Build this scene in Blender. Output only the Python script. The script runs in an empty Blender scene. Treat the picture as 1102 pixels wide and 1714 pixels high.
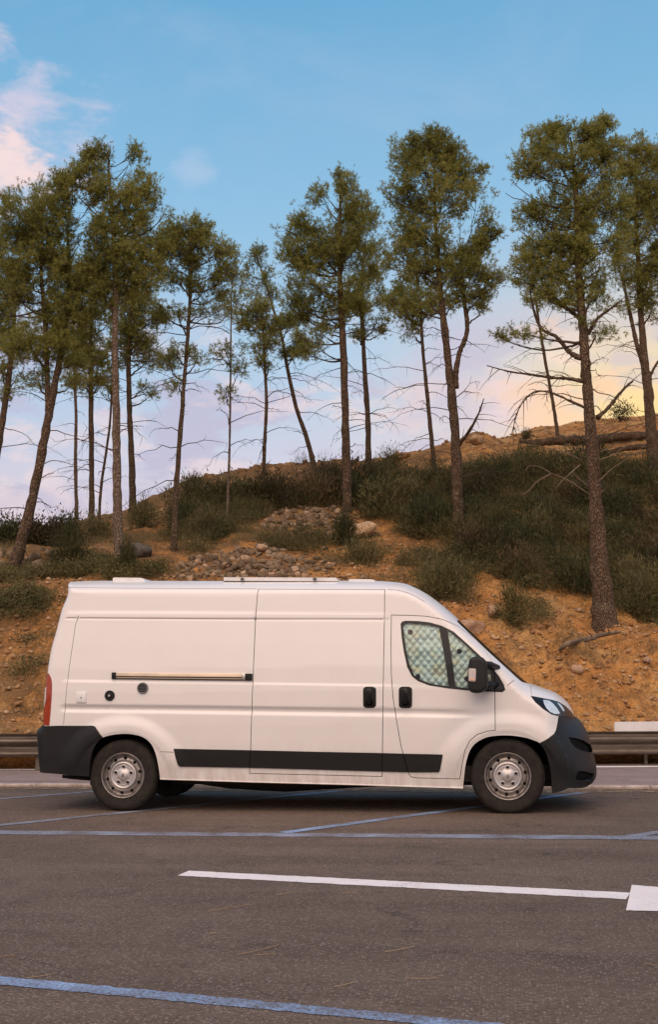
import bpy, math, random
import numpy as np
from mathutils import Vector, Matrix
from mathutils.geometry import delaunay_2d_cdt

rng = np.random.default_rng(11)
random.seed(11)
scene = bpy.context.scene
COL = scene.collection

# ------------------------------------------------------------------ camera
W0, H0, F = 1102.0, 1714.0, 2000.0
CAM = np.array([4.0637, -12.5423, 1.2962])
YAW, PITCH, ROLL = 0.1451, 0.1447, -0.0085
FW = np.array([-math.sin(YAW) * math.cos(PITCH), math.cos(YAW) * math.cos(PITCH), math.sin(PITCH)])
_r0 = np.array([math.cos(YAW), math.sin(YAW), 0.0])
_u0 = np.cross(_r0, FW)
RT = _r0 * math.cos(ROLL) + _u0 * math.sin(ROLL)
UP = _u0 * math.cos(ROLL) - _r0 * math.sin(ROLL)
FH = np.array([-math.sin(YAW), math.cos(YAW), 0.0])      # level direction the camera faces
RH = np.array([math.cos(YAW), math.sin(YAW), 0.0])

cam = bpy.data.cameras.new('camera')
cam.sensor_fit = 'VERTICAL'
cam.sensor_height = 36.0
cam.lens = F / H0 * 36.0
cam.clip_start, cam.clip_end = 0.1, 3000.0
co = bpy.data.objects.new('camera', cam)
COL.objects.link(co)
co.matrix_world = Matrix(((RT[0], UP[0], -FW[0], CAM[0]), (RT[1], UP[1], -FW[1], CAM[1]),
                          (RT[2], UP[2], -FW[2], CAM[2]), (0, 0, 0, 1)))
scene.camera = co

# ------------------------------------------------------------------ exposure, sky, fill lamp
scene.view_settings.view_transform = 'Standard'
scene.view_settings.look = 'None'
scene.view_settings.exposure = 1.35
scene.view_settings.gamma = 1.0
scene.view_settings.use_curve_mapping = False
SKYK = 2.0 ** -1.35


def lin(r, g, b):
    f = lambda c: c / 12.92 if c <= 0.04045 else ((c + 0.055) / 1.055) ** 2.4
    return (f(r / 255.0), f(g / 255.0), f(b / 255.0), 1.0)


def build_world():
    w = bpy.data.worlds.new('World')
    scene.world = w
    w.use_nodes = True
    nt = w.node_tree
    N, L = nt.nodes, nt.links
    bg = N['Background']

    def node(t, **kw):
        n = N.new(t)
        for k, v in kw.items():
            setattr(n, k, v)
        return n

    def math_(op, a, b=None, clamp=False):
        n = node('ShaderNodeMath', operation=op, use_clamp=clamp)
        for i, v in enumerate((a, b)):
            if v is None:
                continue
            if isinstance(v, (int, float)):
                n.inputs[i].default_value = v
            else:
                L.new(v, n.inputs[i])
        return n.outputs[0]

    def ramp(fac, stops, interp='EASE'):
        n = node('ShaderNodeValToRGB')
        n.color_ramp.interpolation = interp
        e = n.color_ramp.elements
        while len(e) < len(stops):
            e.new(0.5)
        for k, (p, c) in enumerate(stops):
            e[k].position = p
            e[k].color = c
        L.new(fac, n.inputs[0])
        return n.outputs[0]

    def mix(fac, a, b, blend='MIX'):
        n = node('ShaderNodeMix', data_type='RGBA', blend_type=blend)
        if isinstance(fac, (int, float)):
            n.inputs[0].default_value = fac
        else:
            L.new(fac, n.inputs[0])
        for sock, v in ((n.inputs[6], a), (n.inputs[7], b)):
            if isinstance(v, tuple):
                sock.default_value = v
            else:
                L.new(v, sock)
        return n.outputs[2]

    tc = node('ShaderNodeTexCoord')
    nrm = node('ShaderNodeVectorMath', operation='NORMALIZE')
    L.new(tc.outputs['Generated'], nrm.inputs[0])
    v = nrm.outputs[0]
    sep = node('ShaderNodeSeparateXYZ')
    L.new(v, sep.inputs[0])
    z = sep.outputs[2]

    def dot(d):
        n = node('ShaderNodeVectorMath', operation='DOT_PRODUCT')
        L.new(v, n.inputs[0])
        d = np.asarray(d, float)
        n.inputs[1].default_value = tuple(d / np.linalg.norm(d))
        return n.outputs['Value']

    # clear evening sky: pale pink belt low down, blue above
    base = ramp(math_('MULTIPLY', z, 1.6, True), [
        (0.0, lin(244, 208, 200)), (0.19, lin(238, 213, 214)), (0.29, lin(206, 208, 228)), (0.42, lin(172, 206, 234)),
        (0.62, lin(142, 193, 229)), (0.84, lin(110, 174, 217)), (1.0, lin(90, 155, 206))], 'LINEAR')
    # the after-glow where the sun has gone down, behind the hill on the right
    sun_dir = RH * 0.262 + FH + np.array([0, 0, 0.185])
    ds = dot(sun_dir)
    glow = math_('POWER', math_('MAXIMUM', ds, 0.0), 95.0)
    lowz = ramp(z, [(0.0, (1, 1, 1, 1)), (0.27, (1, 1, 1, 1)), (0.40, (0, 0, 0, 1))])
    c = mix(math_('MULTIPLY', math_('MULTIPLY', glow, lowz), 0.9, True), base, lin(255, 218, 178))
    core = math_('POWER', math_('MAXIMUM', ds, 0.0), 320.0)
    c = mix(math_('MULTIPLY', core, 0.95, True), c, lin(255, 222, 132))
    # thin clouds, drawn out sideways and lit pink from below
    mp = node('ShaderNodeMapping')
    mp.inputs['Scale'].default_value = (1.0, 1.0, 2.2)
    L.new(v, mp.inputs[0])
    def noise(scale, detail, rough, dist, off):
        n = node('ShaderNodeTexNoise')
        n.inputs['Scale'].default_value = scale
        n.inputs['Detail'].default_value = detail
        n.inputs['Roughness'].default_value = rough
        n.inputs['Distortion'].default_value = dist
        m2 = node('ShaderNodeVectorMath', operation='ADD')
        L.new(mp.outputs[0], m2.inputs[0])
        m2.inputs[1].default_value = off
        L.new(m2.outputs[0], n.inputs['Vector'])
        return n.outputs['Fac']
    def blob(px, py, power):
        d = FW * F + RT * (px - W0 / 2) + UP * (H0 / 2 - py)
        return math_('POWER', math_('MAXIMUM', dot(d), 0.0), power)
    n1 = noise(9.0, 7.0, 0.62, 0.3, (3.1, 0.4, 7.0))
    n2 = noise(4.0, 6.0, 0.6, 0.5, (1.2, 5.0, 2.0))
    soft = ramp(n2, [(0.45, (0, 0, 0, 1)), (0.75, (1, 1, 1, 1))])
    c = mix(math_('MULTIPLY', soft, 0.14), c, lin(222, 214, 232))
    bank = ramp(z, [(0.10, (0, 0, 0, 1)), (0.17, (1, 1, 1, 1)), (0.25, (1, 1, 1, 1)), (0.33, (0, 0, 0, 1))])
    b2 = ramp(n1, [(0.44, (0, 0, 0, 1)), (0.57, (1, 1, 1, 1))])
    c = mix(math_('MULTIPLY', math_('MULTIPLY', bank, b2), 0.8), c, lin(192, 188, 214))
    b3 = ramp(noise(11.0, 8.0, 0.64, 0.4, (8.1, 2.4, 1.0)), [(0.50, (0, 0, 0, 1)), (0.62, (1, 1, 1, 1))])
    c = mix(math_('MULTIPLY', math_('MULTIPLY', bank, b3), 0.55), c, lin(242, 220, 222))
    c = mix(math_('MULTIPLY', math_('MULTIPLY', math_('MULTIPLY', glow, lowz), b3), 0.75, True), c, lin(255, 200, 150))
    c = mix(math_('MULTIPLY', math_('MULTIPLY', core, b2), 0.6, True), c, lin(255, 226, 150))
    n3 = noise(14.0, 9.0, 0.6, 0.2, (0.3, 2.4, 4.7))
    def cloud(px, py, power, lo, hi, amt, colr, cc):
        m = math_('ADD', math_('MULTIPLY', blob(px, py, power), 0.42), n3)
        k = ramp(m, [(lo, (0, 0, 0, 1)), (hi, (1, 1, 1, 1))])
        return mix(math_('MULTIPLY', k, amt), cc, colr)
    c = cloud(60, 215, 500.0, 0.70, 0.96, 0.75, lin(226, 214, 232), c)
    c = cloud(-20, 70, 1500.0, 0.76, 1.02, 0.6, lin(226, 212, 230), c)
    c = cloud(25, 275, 900.0, 0.71, 0.90, 0.95, lin(252, 226, 224), c)
    c = cloud(760, 640, 500.0, 0.66, 0.98, 0.55, lin(206, 196, 216), c)
    c = cloud(850, 655, 1500.0, 0.74, 0.98, 0.6, lin(240, 218, 226), c)
    c = cloud(960, 575, 2500.0, 0.70, 0.94, 0.8, lin(255, 224, 206), c)
    c = cloud(375, 585, 6000.0, 0.74, 0.98, 0.6, lin(246, 222, 226), c)
    c = cloud(320, 280, 3000.0, 0.74, 1.05, 0.35, lin(205, 212, 236), c)
    k = node('ShaderNodeVectorMath', operation='SCALE')
    L.new(c, k.inputs[0])
    k.inputs['Scale'].default_value = SKYK
    sky = node('ShaderNodeTexSky', sky_type='NISHITA')
    sky.sun_disc = False
    sky.sun_elevation = math.radians(6)
    sky.sun_rotation = math.atan2(sun_dir[0], sun_dir[1])
    k2 = node('ShaderNodeVectorMath', operation='SCALE')
    L.new(sky.outputs[0], k2.inputs[0])
    k2.inputs['Scale'].default_value = 0.05
    fin = mix(0.05, k.outputs[0], k2.outputs[0])
    L.new(fin, bg.inputs['Color'])
    bg.inputs['Strength'].default_value = 1.0


build_world()
sky_fill = bpy.data.lights.new('sky_fill', 'SUN')
sky_fill.energy = 1.25
sky_fill.angle = math.radians(75)
sky_fill.color = (1.0, 0.67, 0.44)
so = bpy.data.objects.new('sky_fill', sky_fill)
COL.objects.link(so)
# added fill lamp: stands in for the soft evening sky behind the camera
_sd = -FH * math.cos(math.radians(52)) - RH * 0.12 + np.array([0, 0, math.sin(math.radians(52))])
so.rotation_euler = Vector(_sd).to_track_quat('Z', 'Y').to_euler()
so.location = (0, -20, 20)


# ------------------------------------------------------------------ pixel helpers
def ray(px, py):
    return FW * F + RT * (px - W0 / 2) + UP * (H0 / 2 - py)


def at_y(px, py, Y):
    d = ray(px, py)
    return CAM + d * ((Y - CAM[1]) / d[1])


def at_z(px, py, z=0.0):
    d = ray(px, py)
    return CAM + d * ((z - CAM[2]) / d[2])


def at_d(px, py, D):
    d = ray(px, py)
    return CAM + d * (D / (d @ FH))


def to_px(P):
    d = np.atleast_2d(P) - CAM
    zz = d @ FW
    return np.stack([W0 / 2 + F * (d @ RT) / zz, H0 / 2 - F * (d @ UP) / zz], -1)


# ------------------------------------------------------------------ object helpers
WORLD_LOC = {}


def tag(o, label=None, cat=None, group=None, kind=None):
    for k, v in (('label', label), ('category', cat), ('group', group), ('kind', kind)):
        if v:
            o[k] = v
    return o


def thing(name, loc, label, cat, group=None):
    o = bpy.data.objects.new(name, None)
    o.empty_display_size = 0.2
    COL.objects.link(o)
    o.location = tuple(loc)
    WORLD_LOC[o.name] = np.array(loc, float)
    return tag(o, label, cat, group)


def new_mesh(name, V, Fc, mat, smooth=False):
    me = bpy.data.meshes.new(name)
    V = np.asarray(V, np.float32)
    if isinstance(Fc, np.ndarray):
        k = Fc.shape[1]
        me.vertices.add(len(V))
        me.vertices.foreach_set('co', V.ravel())
        me.loops.add(Fc.size)
        me.loops.foreach_set('vertex_index', Fc.astype(np.int32).ravel())
        me.polygons.add(len(Fc))
        me.polygons.foreach_set('loop_start', np.arange(0, Fc.size, k, dtype=np.int32))
        me.update(calc_edges=True)
    else:
        me.from_pydata(V.tolist(), [], Fc)
        me.update()
    if smooth:
        me.polygons.foreach_set('use_smooth', np.ones(len(me.polygons), bool))
    if mat is not None:
        me.materials.append(mat)
    return me


def obj(name, V, Fc, mat, parent=None, smooth=False, loc=None):
    """one mesh object from world-space vertices; its origin is put at loc (or the parent's own)"""
    V = np.asarray(V, float)
    pl = WORLD_LOC[parent.name] if parent is not None else np.zeros(3)
    o_loc = np.array(loc, float) if loc is not None else (pl if parent is not None else np.zeros(3))
    me = new_mesh(name, V - o_loc, Fc, mat, smooth)
    o = bpy.data.objects.new(name, me)
    COL.objects.link(o)
    if parent is not None:
        o.parent = parent
    o.location = tuple(o_loc - pl)
    WORLD_LOC[o.name] = o_loc
    return o


class MB:
    """collects shapes that make up ONE mesh"""

    def __init__(self):
        self.V, self.F, self.n = [], [], 0

    def add(self, V, Fc):
        V = np.asarray(V, float)
        self.V.append(V)
        self.F += [tuple(int(i) + self.n for i in f) for f in Fc]
        self.n += len(V)
        return self

    def box(self, c, s, M=None):
        c, s = np.array(c, float), np.array(s, float) / 2
        P = np.array([[x, y, z] for x in (-1, 1) for y in (-1, 1) for z in (-1, 1)], float) * s
        if M is not None:
            P = P @ np.array(M).T
        return self.add(P + c, [(0, 1, 3, 2), (4, 6, 7, 5), (0, 4, 5, 1), (2, 3, 7, 6), (0, 2, 6, 4), (1, 5, 7, 3)])

    def tube(self, pts, rad, n=6, cap=True):
        pts = np.asarray(pts, float)
        rad = np.broadcast_to(np.asarray(rad, float), (len(pts),))
        T = np.gradient(pts, axis=0)
        T /= np.linalg.norm(T, axis=1)[:, None] + 1e-9
        ref = np.array([0.0, 1.0, 0.0]) if abs(T[0][1]) < 0.9 else np.array([1.0, 0, 0])
        A = np.cross(T, ref)
        A /= np.linalg.norm(A, axis=1)[:, None] + 1e-9
        B = np.cross(T, A)
        th = np.arange(n) * 2 * math.pi / n
        V = pts[:, None, :] + rad[:, None, None] * (A[:, None, :] * np.cos(th)[None, :, None] + B[:, None, :] * np.sin(th)[None, :, None])
        V = V.reshape(-1, 3)
        Fc = []
        for i in range(len(pts) - 1):
            for j in range(n):
                k = (j + 1) % n
                Fc.append((i * n + j, i * n + k, (i + 1) * n + k, (i + 1) * n + j))
        if cap:
            Fc.append(tuple(range(n))[::-1])
            Fc.append(tuple((len(pts) - 1) * n + j for j in range(n)))
        return self.add(V, Fc)

    def loft(self, rings, cap=True, closed=True):
        m = len(rings[0])
        V = np.concatenate([np.asarray(r, float) for r in rings])
        Fc = []
        for i in range(len(rings) - 1):
            for j in range(m if closed else m - 1):
                k = (j + 1) % m
                Fc.append((i * m + j, i * m + k, (i + 1) * m + k, (i + 1) * m + j))
        if cap:
            Fc.append(tuple(range(m))[::-1])
            Fc.append(tuple((len(rings) - 1) * m + j for j in range(m)))
        return self.add(V, Fc)

    def lathe(self, prof, c, n=48):
        """prof: (radius, y) pairs turned about the Y axis through c"""
        th = np.arange(n) * 2 * math.pi / n
        rings = [np.stack([c[0] + r * np.cos(th), np.full(n, c[1] + y), c[2] + r * np.sin(th)], 1) for r, y in prof]
        return self.loft(rings, cap=False)

    def obj(self, name, mat, parent=None, smooth=False, loc=None):
        return obj(name, np.concatenate(self.V), self.F, mat, parent, smooth, loc)


def smooth_line(P, k=6):
    """Catmull-Rom through the points"""
    P = np.asarray(P, float)
    if len(P) < 3:
        t = np.linspace(0, 1, k + 1)[:, None]
        return P[0] * (1 - t) + P[-1] * t
    Q = np.vstack([2 * P[0] - P[1], P, 2 * P[-1] - P[-2]])
    out = []
    for i in range(1, len(Q) - 2):
        p0, p1, p2, p3 = Q[i - 1:i + 3]
        for t in np.arange(k) / k:
            out.append(0.5 * (2 * p1 + (p2 - p0) * t + (2 * p0 - 5 * p1 + 4 * p2 - p3) * t * t + (3 * p1 - p0 - 3 * p2 + p3) * t ** 3))
    out.append(P[-1])
    return np.array(out)


def sharp(o, ang=35):
    me = o.data
    me.polygons.foreach_set('use_smooth', np.ones(len(me.polygons), bool))
    me.set_sharp_from_angle(angle=math.radians(ang))
    return o


# ------------------------------------------------------------------ materials
class Mat:
    def __init__(self, name, rough=0.6, base=(0.5, 0.5, 0.5), spec=0.5, metal=0.0, coat=0.0):
        self.m = bpy.data.materials.new(name)
        self.m.use_nodes = True
        self.nt = self.m.node_tree
        self.N, self.L = self.nt.nodes, self.nt.links
        self.p = self.N['Principled BSDF']
        self.p.inputs['Base Color'].default_value = (*base, 1)
        self.p.inputs['Roughness'].default_value = rough
        self.p.inputs['Specular IOR Level'].default_value = spec
        self.p.inputs['Metallic'].default_value = metal
        self.p.inputs['Coat Weight'].default_value = coat
        self.tc = None

    def coord(self, kind='Object'):
        if self.tc is None:
            self.tc = self.N.new('ShaderNodeTexCoord')
        return self.tc.outputs[kind]

    def geo(self, out='Position'):
        n = self.N.new('ShaderNodeNewGeometry')
        return n.outputs[out]

    def noise(self, scale, detail=4, rough=0.55, vec=None, dist=0.0, stretch=None):
        n = self.N.new('ShaderNodeTexNoise')
        n.inputs['Scale'].default_value = scale
        n.inputs['Detail'].default_value = detail
        n.inputs['Roughness'].default_value = rough
        n.inputs['Distortion'].default_value = dist
        vec = vec or self.geo()
        if stretch:
            m = self.N.new('ShaderNodeMapping')
            m.inputs['Scale'].default_value = stretch
            self.L.new(vec, m.inputs[0])
            vec = m.outputs[0]
        self.L.new(vec, n.inputs['Vector'])
        return n.outputs['Fac']

    def voro(self, scale, out='Distance', feature='F1', stretch=None):
        n = self.N.new('ShaderNodeTexVoronoi')
        n.feature = feature
        n.inputs['Scale'].default_value = scale
        vec = self.geo()
        if stretch:
            m = self.N.new('ShaderNodeMapping')
            m.inputs['Scale'].default_value = stretch
            self.L.new(vec, m.inputs[0])
            vec = m.outputs[0]
        self.L.new(vec, n.inputs['Vector'])
        return n.outputs[out]

    def ramp(self, fac, stops, interp='LINEAR'):
        n = self.N.new('ShaderNodeValToRGB')
        n.color_ramp.interpolation = interp
        e = n.color_ramp.elements
        while len(e) < len(stops):
            e.new(0.5)
        for k, (p, c) in enumerate(stops):
            e[k].position = p
            e[k].color = (*c, 1) if not isinstance(c, (int, float)) else (c, c, c, 1)
        self.L.new(fac, n.inputs[0])
        return n.outputs[0]

    def mix(self, fac, a, b, blend='MIX'):
        n = self.N.new('ShaderNodeMix')
        n.data_type = 'RGBA'
        n.blend_type = blend
        if isinstance(fac, (int, float)):
            n.inputs[0].default_value = fac
        else:
            self.L.new(fac, n.inputs[0])
        for s, v in ((n.inputs[6], a), (n.inputs[7], b)):
            if isinstance(v, tuple):
                s.default_value = (*v, 1)[:4]
            else:
                self.L.new(v, s)
        return n.outputs[2]

    def mth(self, op, a, b=None, clamp=False):
        n = self.N.new('ShaderNodeMath')
        n.operation = op
        n.use_clamp = clamp
        for i, v in enumerate((a, b)):
            if v is None:
                continue
            if isinstance(v, (int, float)):
                n.inputs[i].default_value = v
            else:
                self.L.new(v, n.inputs[i])
        return n.outputs[0]

    def color(self, s):
        self.L.new(s, self.p.inputs['Base Color'])
        return self

    def rough(self, s):
        self.L.new(s, self.p.inputs['Roughness'])
        return self

    def bump(self, h, strength=0.5, dist=0.01):
        n = self.N.new('ShaderNodeBump')
        n.inputs['Strength'].default_value = strength
        n.inputs['Distance'].default_value = dist
        self.L.new(h, n.inputs['Height'])
        self.L.new(n.outputs[0], self.p.inputs['Normal'])
        return self

    def alpha(self, s):
        self.L.new(s, self.p.inputs['Alpha'])
        return self


M = {}


def mk_materials():
    def flat(key, base, rough=0.6, spec=0.5, metal=0.0, coat=0.0, var=0.12, scale=6.0, bump=0.0, bscale=200.0):
        m = Mat(key, rough, base, spec, metal, coat)
        n = m.noise(scale, 4, 0.6)
        lo = tuple(c * (1 - var) for c in base)
        hi = tuple(min(1, c * (1 + var)) for c in base)
        m.color(m.ramp(n, [(0.3, lo), (0.7, hi)]))
        if bump:
            m.bump(m.noise(bscale, 2, 0.5), bump, 0.002)
        M[key] = m.m
        return m
    m = Mat('white_paint', 0.3, (0.8, 0.79, 0.78), 0.5, 0, 0.55)
    m.p.inputs['Coat Roughness'].default_value = 0.22
    n = m.noise(2.2, 5, 0.65)
    d = m.ramp(m.noise(9.0, 6, 0.7, stretch=(1, 1, 0.35)), [(0.35, 0.0), (0.75, 1.0)])
    sp = m.N.new('ShaderNodeSeparateXYZ')
    m.L.new(m.geo(), sp.inputs[0])
    low = m.ramp(sp.outputs[2], [(0.32, 1.0), (0.75, 0.0)])
    m.color(m.mix(m.mth('MULTIPLY', m.mth('MULTIPLY', d, low), 0.8), m.ramp(n, [(0.3, (0.765, 0.725, 0.69)), (0.7, (0.80, 0.765, 0.73))]), (0.45, 0.36, 0.28)))
    m.rough(m.ramp(n, [(0.3, 0.28), (0.7, 0.42)]))
    M['paint'] = m.m
    flat('black_plastic', (0.014, 0.0135, 0.012), 0.6, 0.24, bump=0.25, bscale=260)
    flat('bumper_plastic', (0.014, 0.0142, 0.0142), 0.48, 0.3, bump=0.2, bscale=260)
    flat('dark_inside', (0.006, 0.006, 0.006), 0.9, 0.1)
    flat('gloss_black', (0.009, 0.009, 0.0095), 0.3, 0.35)
    m = Mat('tyre_rubber', 0.85, (0.022, 0.021, 0.020), 0.25)
    n = m.noise(14, 5, 0.7)
    m.color(m.ramp(n, [(0.35, (0.016, 0.014, 0.012)), (0.75, (0.042, 0.034, 0.026))]))
    M['tyre'] = m.m
    m = Mat('steel_rim', 0.42, (0.5, 0.5, 0.5), 0.5, 0.75)
    n = m.noise(25, 5, 0.7)
    m.color(m.ramp(n, [(0.3, (0.16, 0.14, 0.125)), (0.7, (0.40, 0.365, 0.335))]))
    m.rough(m.ramp(n, [(0.3, 0.5), (0.7, 0.34)]))
    M['rim'] = m.m
    flat('cap_silver', (0.55, 0.52, 0.50), 0.35, 0.5, 0.55)
    flat('chassis', (0.03, 0.027, 0.024), 0.8, 0.3, var=0.4)
    flat('vent_grey', (0.17, 0.165, 0.16), 0.5, 0.5)
    flat('socket_white', (0.74, 0.73, 0.71), 0.4)
    flat('rail_gold', (0.62, 0.5, 0.36), 0.35, 0.5, 0.3)
    flat('rail_alu', (0.6, 0.58, 0.55), 0.3, 0.5, 0.8)
    m = Mat('tail_red', 0.15, (0.42, 0.03, 0.012), 0.5, 0, 0.6)
    m.color(m.ramp(m.noise(30, 2), [(0.3, (0.25, 0.022, 0.005)), (0.7, (0.36, 0.042, 0.009))]))
    M['tail_red'] = m.m
    flat('lens_white', (0.56, 0.49, 0.45), 0.18, 0.5, coat=0.5)
    flat('lens_orange', (0.72, 0.38, 0.2), 0.2, 0.5, coat=0.5)
    flat('lamp_chrome', (0.8, 0.84, 0.86), 0.25, 0.5, 0.35, 0.3, var=0.2, scale=22.0)
    flat('solar_frame', (0.74, 0.72, 0.7), 0.35, 0.5, 0.2)
    flat('solar_cells', (0.01, 0.012, 0.03), 0.12, 0.5)
    m = Mat('silver_quilt', 0.34, (0.55, 0.62, 0.6), 0.5, 0.5)
    n = m.noise(7.0, 3, 0.6)
    m.color(m.ramp(n, [(0.32, (0.60, 0.58, 0.42)), (0.47, (0.50, 0.61, 0.57)), (0.68, (0.56, 0.72, 0.75))]))
    m.bump(m.noise(60, 3, 0.6), 0.3, 0.004)
    M['quilt'] = m.m
    # window glass: clear, with a surface reflection
    g = bpy.data.materials.new('window_glass')
    g.use_nodes = True
    nt = g.node_tree
    nt.nodes.remove(nt.nodes['Principled BSDF'])
    tr, gl, mx, fr = (nt.nodes.new(t) for t in ('ShaderNodeBsdfTransparent', 'ShaderNodeBsdfGlossy', 'ShaderNodeMixShader', 'ShaderNodeFresnel'))
    tr.inputs[0].default_value = (0.82, 0.87, 0.84, 1)
    gl.inputs['Roughness'].default_value = 0.02
    fr.inputs[0].default_value = 1.5
    nt.links.new(fr.outputs[0], mx.inputs[0])
    nt.links.new(tr.outputs[0], mx.inputs[1])
    nt.links.new(gl.outputs[0], mx.inputs[2])
    nt.links.new(mx.outputs[0], nt.nodes['Material Output'].inputs[0])
    M['glass'] = g
    m = Mat('windscreen_glass', 0.04, (0.012, 0.014, 0.016), 0.6)
    m.color(m.ramp(m.noise(3, 2), [(0.3, (0.009, 0.011, 0.013)), (0.7, (0.016, 0.018, 0.02))]))
    M['windscreen'] = m.m
    # asphalt
    def asphalt(key, a, b, agg, agga, big=0.9):
        m = Mat(key, 0.88, a, 0.3)
        pos = m.geo()
        patches = m.noise(big, 6, 0.62, pos)
        streak = m.noise(0.8, 5, 0.6, pos, stretch=(0.35, 2.2, 1))
        c = m.ramp(patches, [(0.28, a), (0.72, b)])
        c = m.mix(m.ramp(streak, [(0.42, 0.0), (0.72, 0.55)]), c, tuple(x * 0.62 for x in a))
        stain = m.noise(1.7, 7, 0.72, pos, 0.6)
        c = m.mix(m.ramp(stain, [(0.53, 0.0), (0.68, 0.5)]), c, tuple(x * 0.5 for x in a))
        c = m.mix(m.ramp(m.noise(3.3, 6, 0.7, pos, 0.3), [(0.58, 0.0), (0.7, 0.35)]), c, tuple(min(1, x * 1.6) for x in b))
        if key == 'asphalt':
            wob = m.N.new('ShaderNodeVectorMath')
            wob.operation = 'ADD'
            nz = m.N.new('ShaderNodeTexNoise')
            nz.inputs['Scale'].default_value = 1.3
            nz.inputs['Detail'].default_value = 6
            m.L.new(pos, nz.inputs['Vector'])
            m.L.new(pos, wob.inputs[0])
            m.L.new(nz.outputs['Color'], wob.inputs[1])
            ck = m.N.new('ShaderNodeTexVoronoi')
            ck.feature = 'DISTANCE_TO_EDGE'
            ck.inputs['Scale'].default_value = 0.42
            m.L.new(wob.outputs[0], ck.inputs['Vector'])
            crack = m.mth('MULTIPLY', m.ramp(ck.outputs['Distance'], [(0.0, 1.0), (0.006, 0.0)]), m.ramp(m.noise(0.7, 3, 0.6, pos), [(0.5, 0.0), (0.62, 0.8)]))
            c = m.mix(crack, c, tuple(x * 0.3 for x in a))
            oil = m.ramp(m.noise(2.6, 3, 0.5, pos), [(0.66, 0.0), (0.74, 0.7)])
            c = m.mix(oil, c, tuple(x * 0.4 for x in a))
            lane = m.noise(0.55, 4, 0.6, pos, stretch=(0.12, 1.6, 1))
            c = m.mix(m.ramp(lane, [(0.5, 0.0), (0.66, 0.4)]), c, tuple(x * 1.25 for x in b))
        speck = m.noise(46, 2, 0.5, pos)
        c = m.mix(m.ramp(speck, [(0.3, 0.55), (0.5, 0.0)]), c, tuple(x * 0.32 for x in a))
        v = m.voro(62)
        vc = m.voro(62, 'Color')
        s2 = m.N.new('ShaderNodeSeparateXYZ')
        m.L.new(vc, s2.inputs[0])
        pick = m.mth('MULTIPLY', m.ramp(s2.outputs[0], [(0.62, 0.0), (0.72, 1.0)]), m.ramp(v, [(0.25, 1.0), (0.5, 0.0)]))
        c = m.mix(m.mth('MULTIPLY', pick, agga), c, agg)
        m.color(c)
        h = m.mth('ADD', m.mth('MULTIPLY', v, -0.8), speck)
        m.bump(h, 0.9, 0.012)
        M[key] = m.m
    asphalt('asphalt', (0.112, 0.077, 0.056), (0.172, 0.124, 0.094), (0.42, 0.34, 0.28), 0.5)
    asphalt('road_asphalt', (0.285, 0.21, 0.185), (0.36, 0.27, 0.24), (0.42, 0.34, 0.3), 0.3, 1.6)
    # road paint, worn through to the asphalt
    def paint(key, c1, c2, wear, lo):
        m = Mat(key, 0.7, c1, 0.3)
        pos = m.geo()
        c = m.ramp(m.noise(6, 4, 0.6, pos), [(0.3, c1), (0.7, c2)])
        w = m.noise(58, 5, 0.8, pos)
        w2 = m.noise(2.6, 4, 0.6, pos)
        k = m.ramp(m.mth('ADD', w, m.mth('MULTIPLY', w2, 0.55)), [(lo, 1.0), (lo + wear, 0.0)])
        m.color(m.mix(k, c, (0.10, 0.072, 0.056)))
        m.bump(w, 0.6, 0.006)
        M[key] = m.m
    paint('blue_paint', (0.27, 0.42, 0.68), (0.35, 0.52, 0.79), 0.34, 0.62)
    paint('blue_paint_worn', (0.32, 0.40, 0.54), (0.42, 0.49, 0.63), 0.36, 0.65)
    paint('white_road_paint', (0.76, 0.7, 0.68), (0.84, 0.79, 0.77), 0.12, 0.56)
    # soil
    m = Mat('soil', 0.95, (0.3, 0.17, 0.08), 0.15)
    pos = m.geo()
    big = m.noise(0.55, 6, 0.6, pos)
    c = m.ramp(big, [(0.25, (0.40, 0.18, 0.06)), (0.48, (0.72, 0.34, 0.105)), (0.72, (0.84, 0.52, 0.21))])
    mid = m.noise(4.2, 6, 0.7, pos)
    c = m.mix(m.ramp(mid, [(0.36, 0.6), (0.54, 0.0)]), c, (0.17, 0.085, 0.032))
    # grey-brown humus and needle litter in broad patches; ridge shade painted in
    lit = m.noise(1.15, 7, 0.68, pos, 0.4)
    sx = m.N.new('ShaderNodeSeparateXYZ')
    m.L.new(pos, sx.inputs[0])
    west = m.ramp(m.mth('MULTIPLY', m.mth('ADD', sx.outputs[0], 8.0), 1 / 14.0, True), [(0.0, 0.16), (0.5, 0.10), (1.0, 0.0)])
    west = m.mth('ADD', west, m.ramp(m.mth('MULTIPLY', sx.outputs[2], 0.1, True), [(0.45, 0.0), (0.75, 0.05)]))  # darkens soil up the ridge to imitate its backlit shade
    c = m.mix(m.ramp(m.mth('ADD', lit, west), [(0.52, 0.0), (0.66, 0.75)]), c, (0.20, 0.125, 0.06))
    v = m.voro(10.5)
    vc = m.voro(10.5, 'Color')
    s2 = m.N.new('ShaderNodeSeparateXYZ')
    m.L.new(vc, s2.inputs[0])
    pick = m.mth('MULTIPLY', m.ramp(s2.outputs[1], [(0.72, 0.0), (0.82, 1.0)]), m.ramp(v, [(0.2, 1.0), (0.42, 0.0)]))
    c = m.mix(m.mth('MULTIPLY', pick, 0.75), c, (0.66, 0.44, 0.24))
    fine = m.noise(26, 4, 0.7, pos)
    c = m.mix(m.ramp(fine, [(0.36, 0.6), (0.54, 0.0)]), c, (0.22, 0.105, 0.04))
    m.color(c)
    h = m.mth('ADD', m.mth('MULTIPLY', v, -0.7), m.mth('ADD', m.mth('MULTIPLY', mid, 1.2), m.mth('MULTIPLY', fine, 0.5)))
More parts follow.
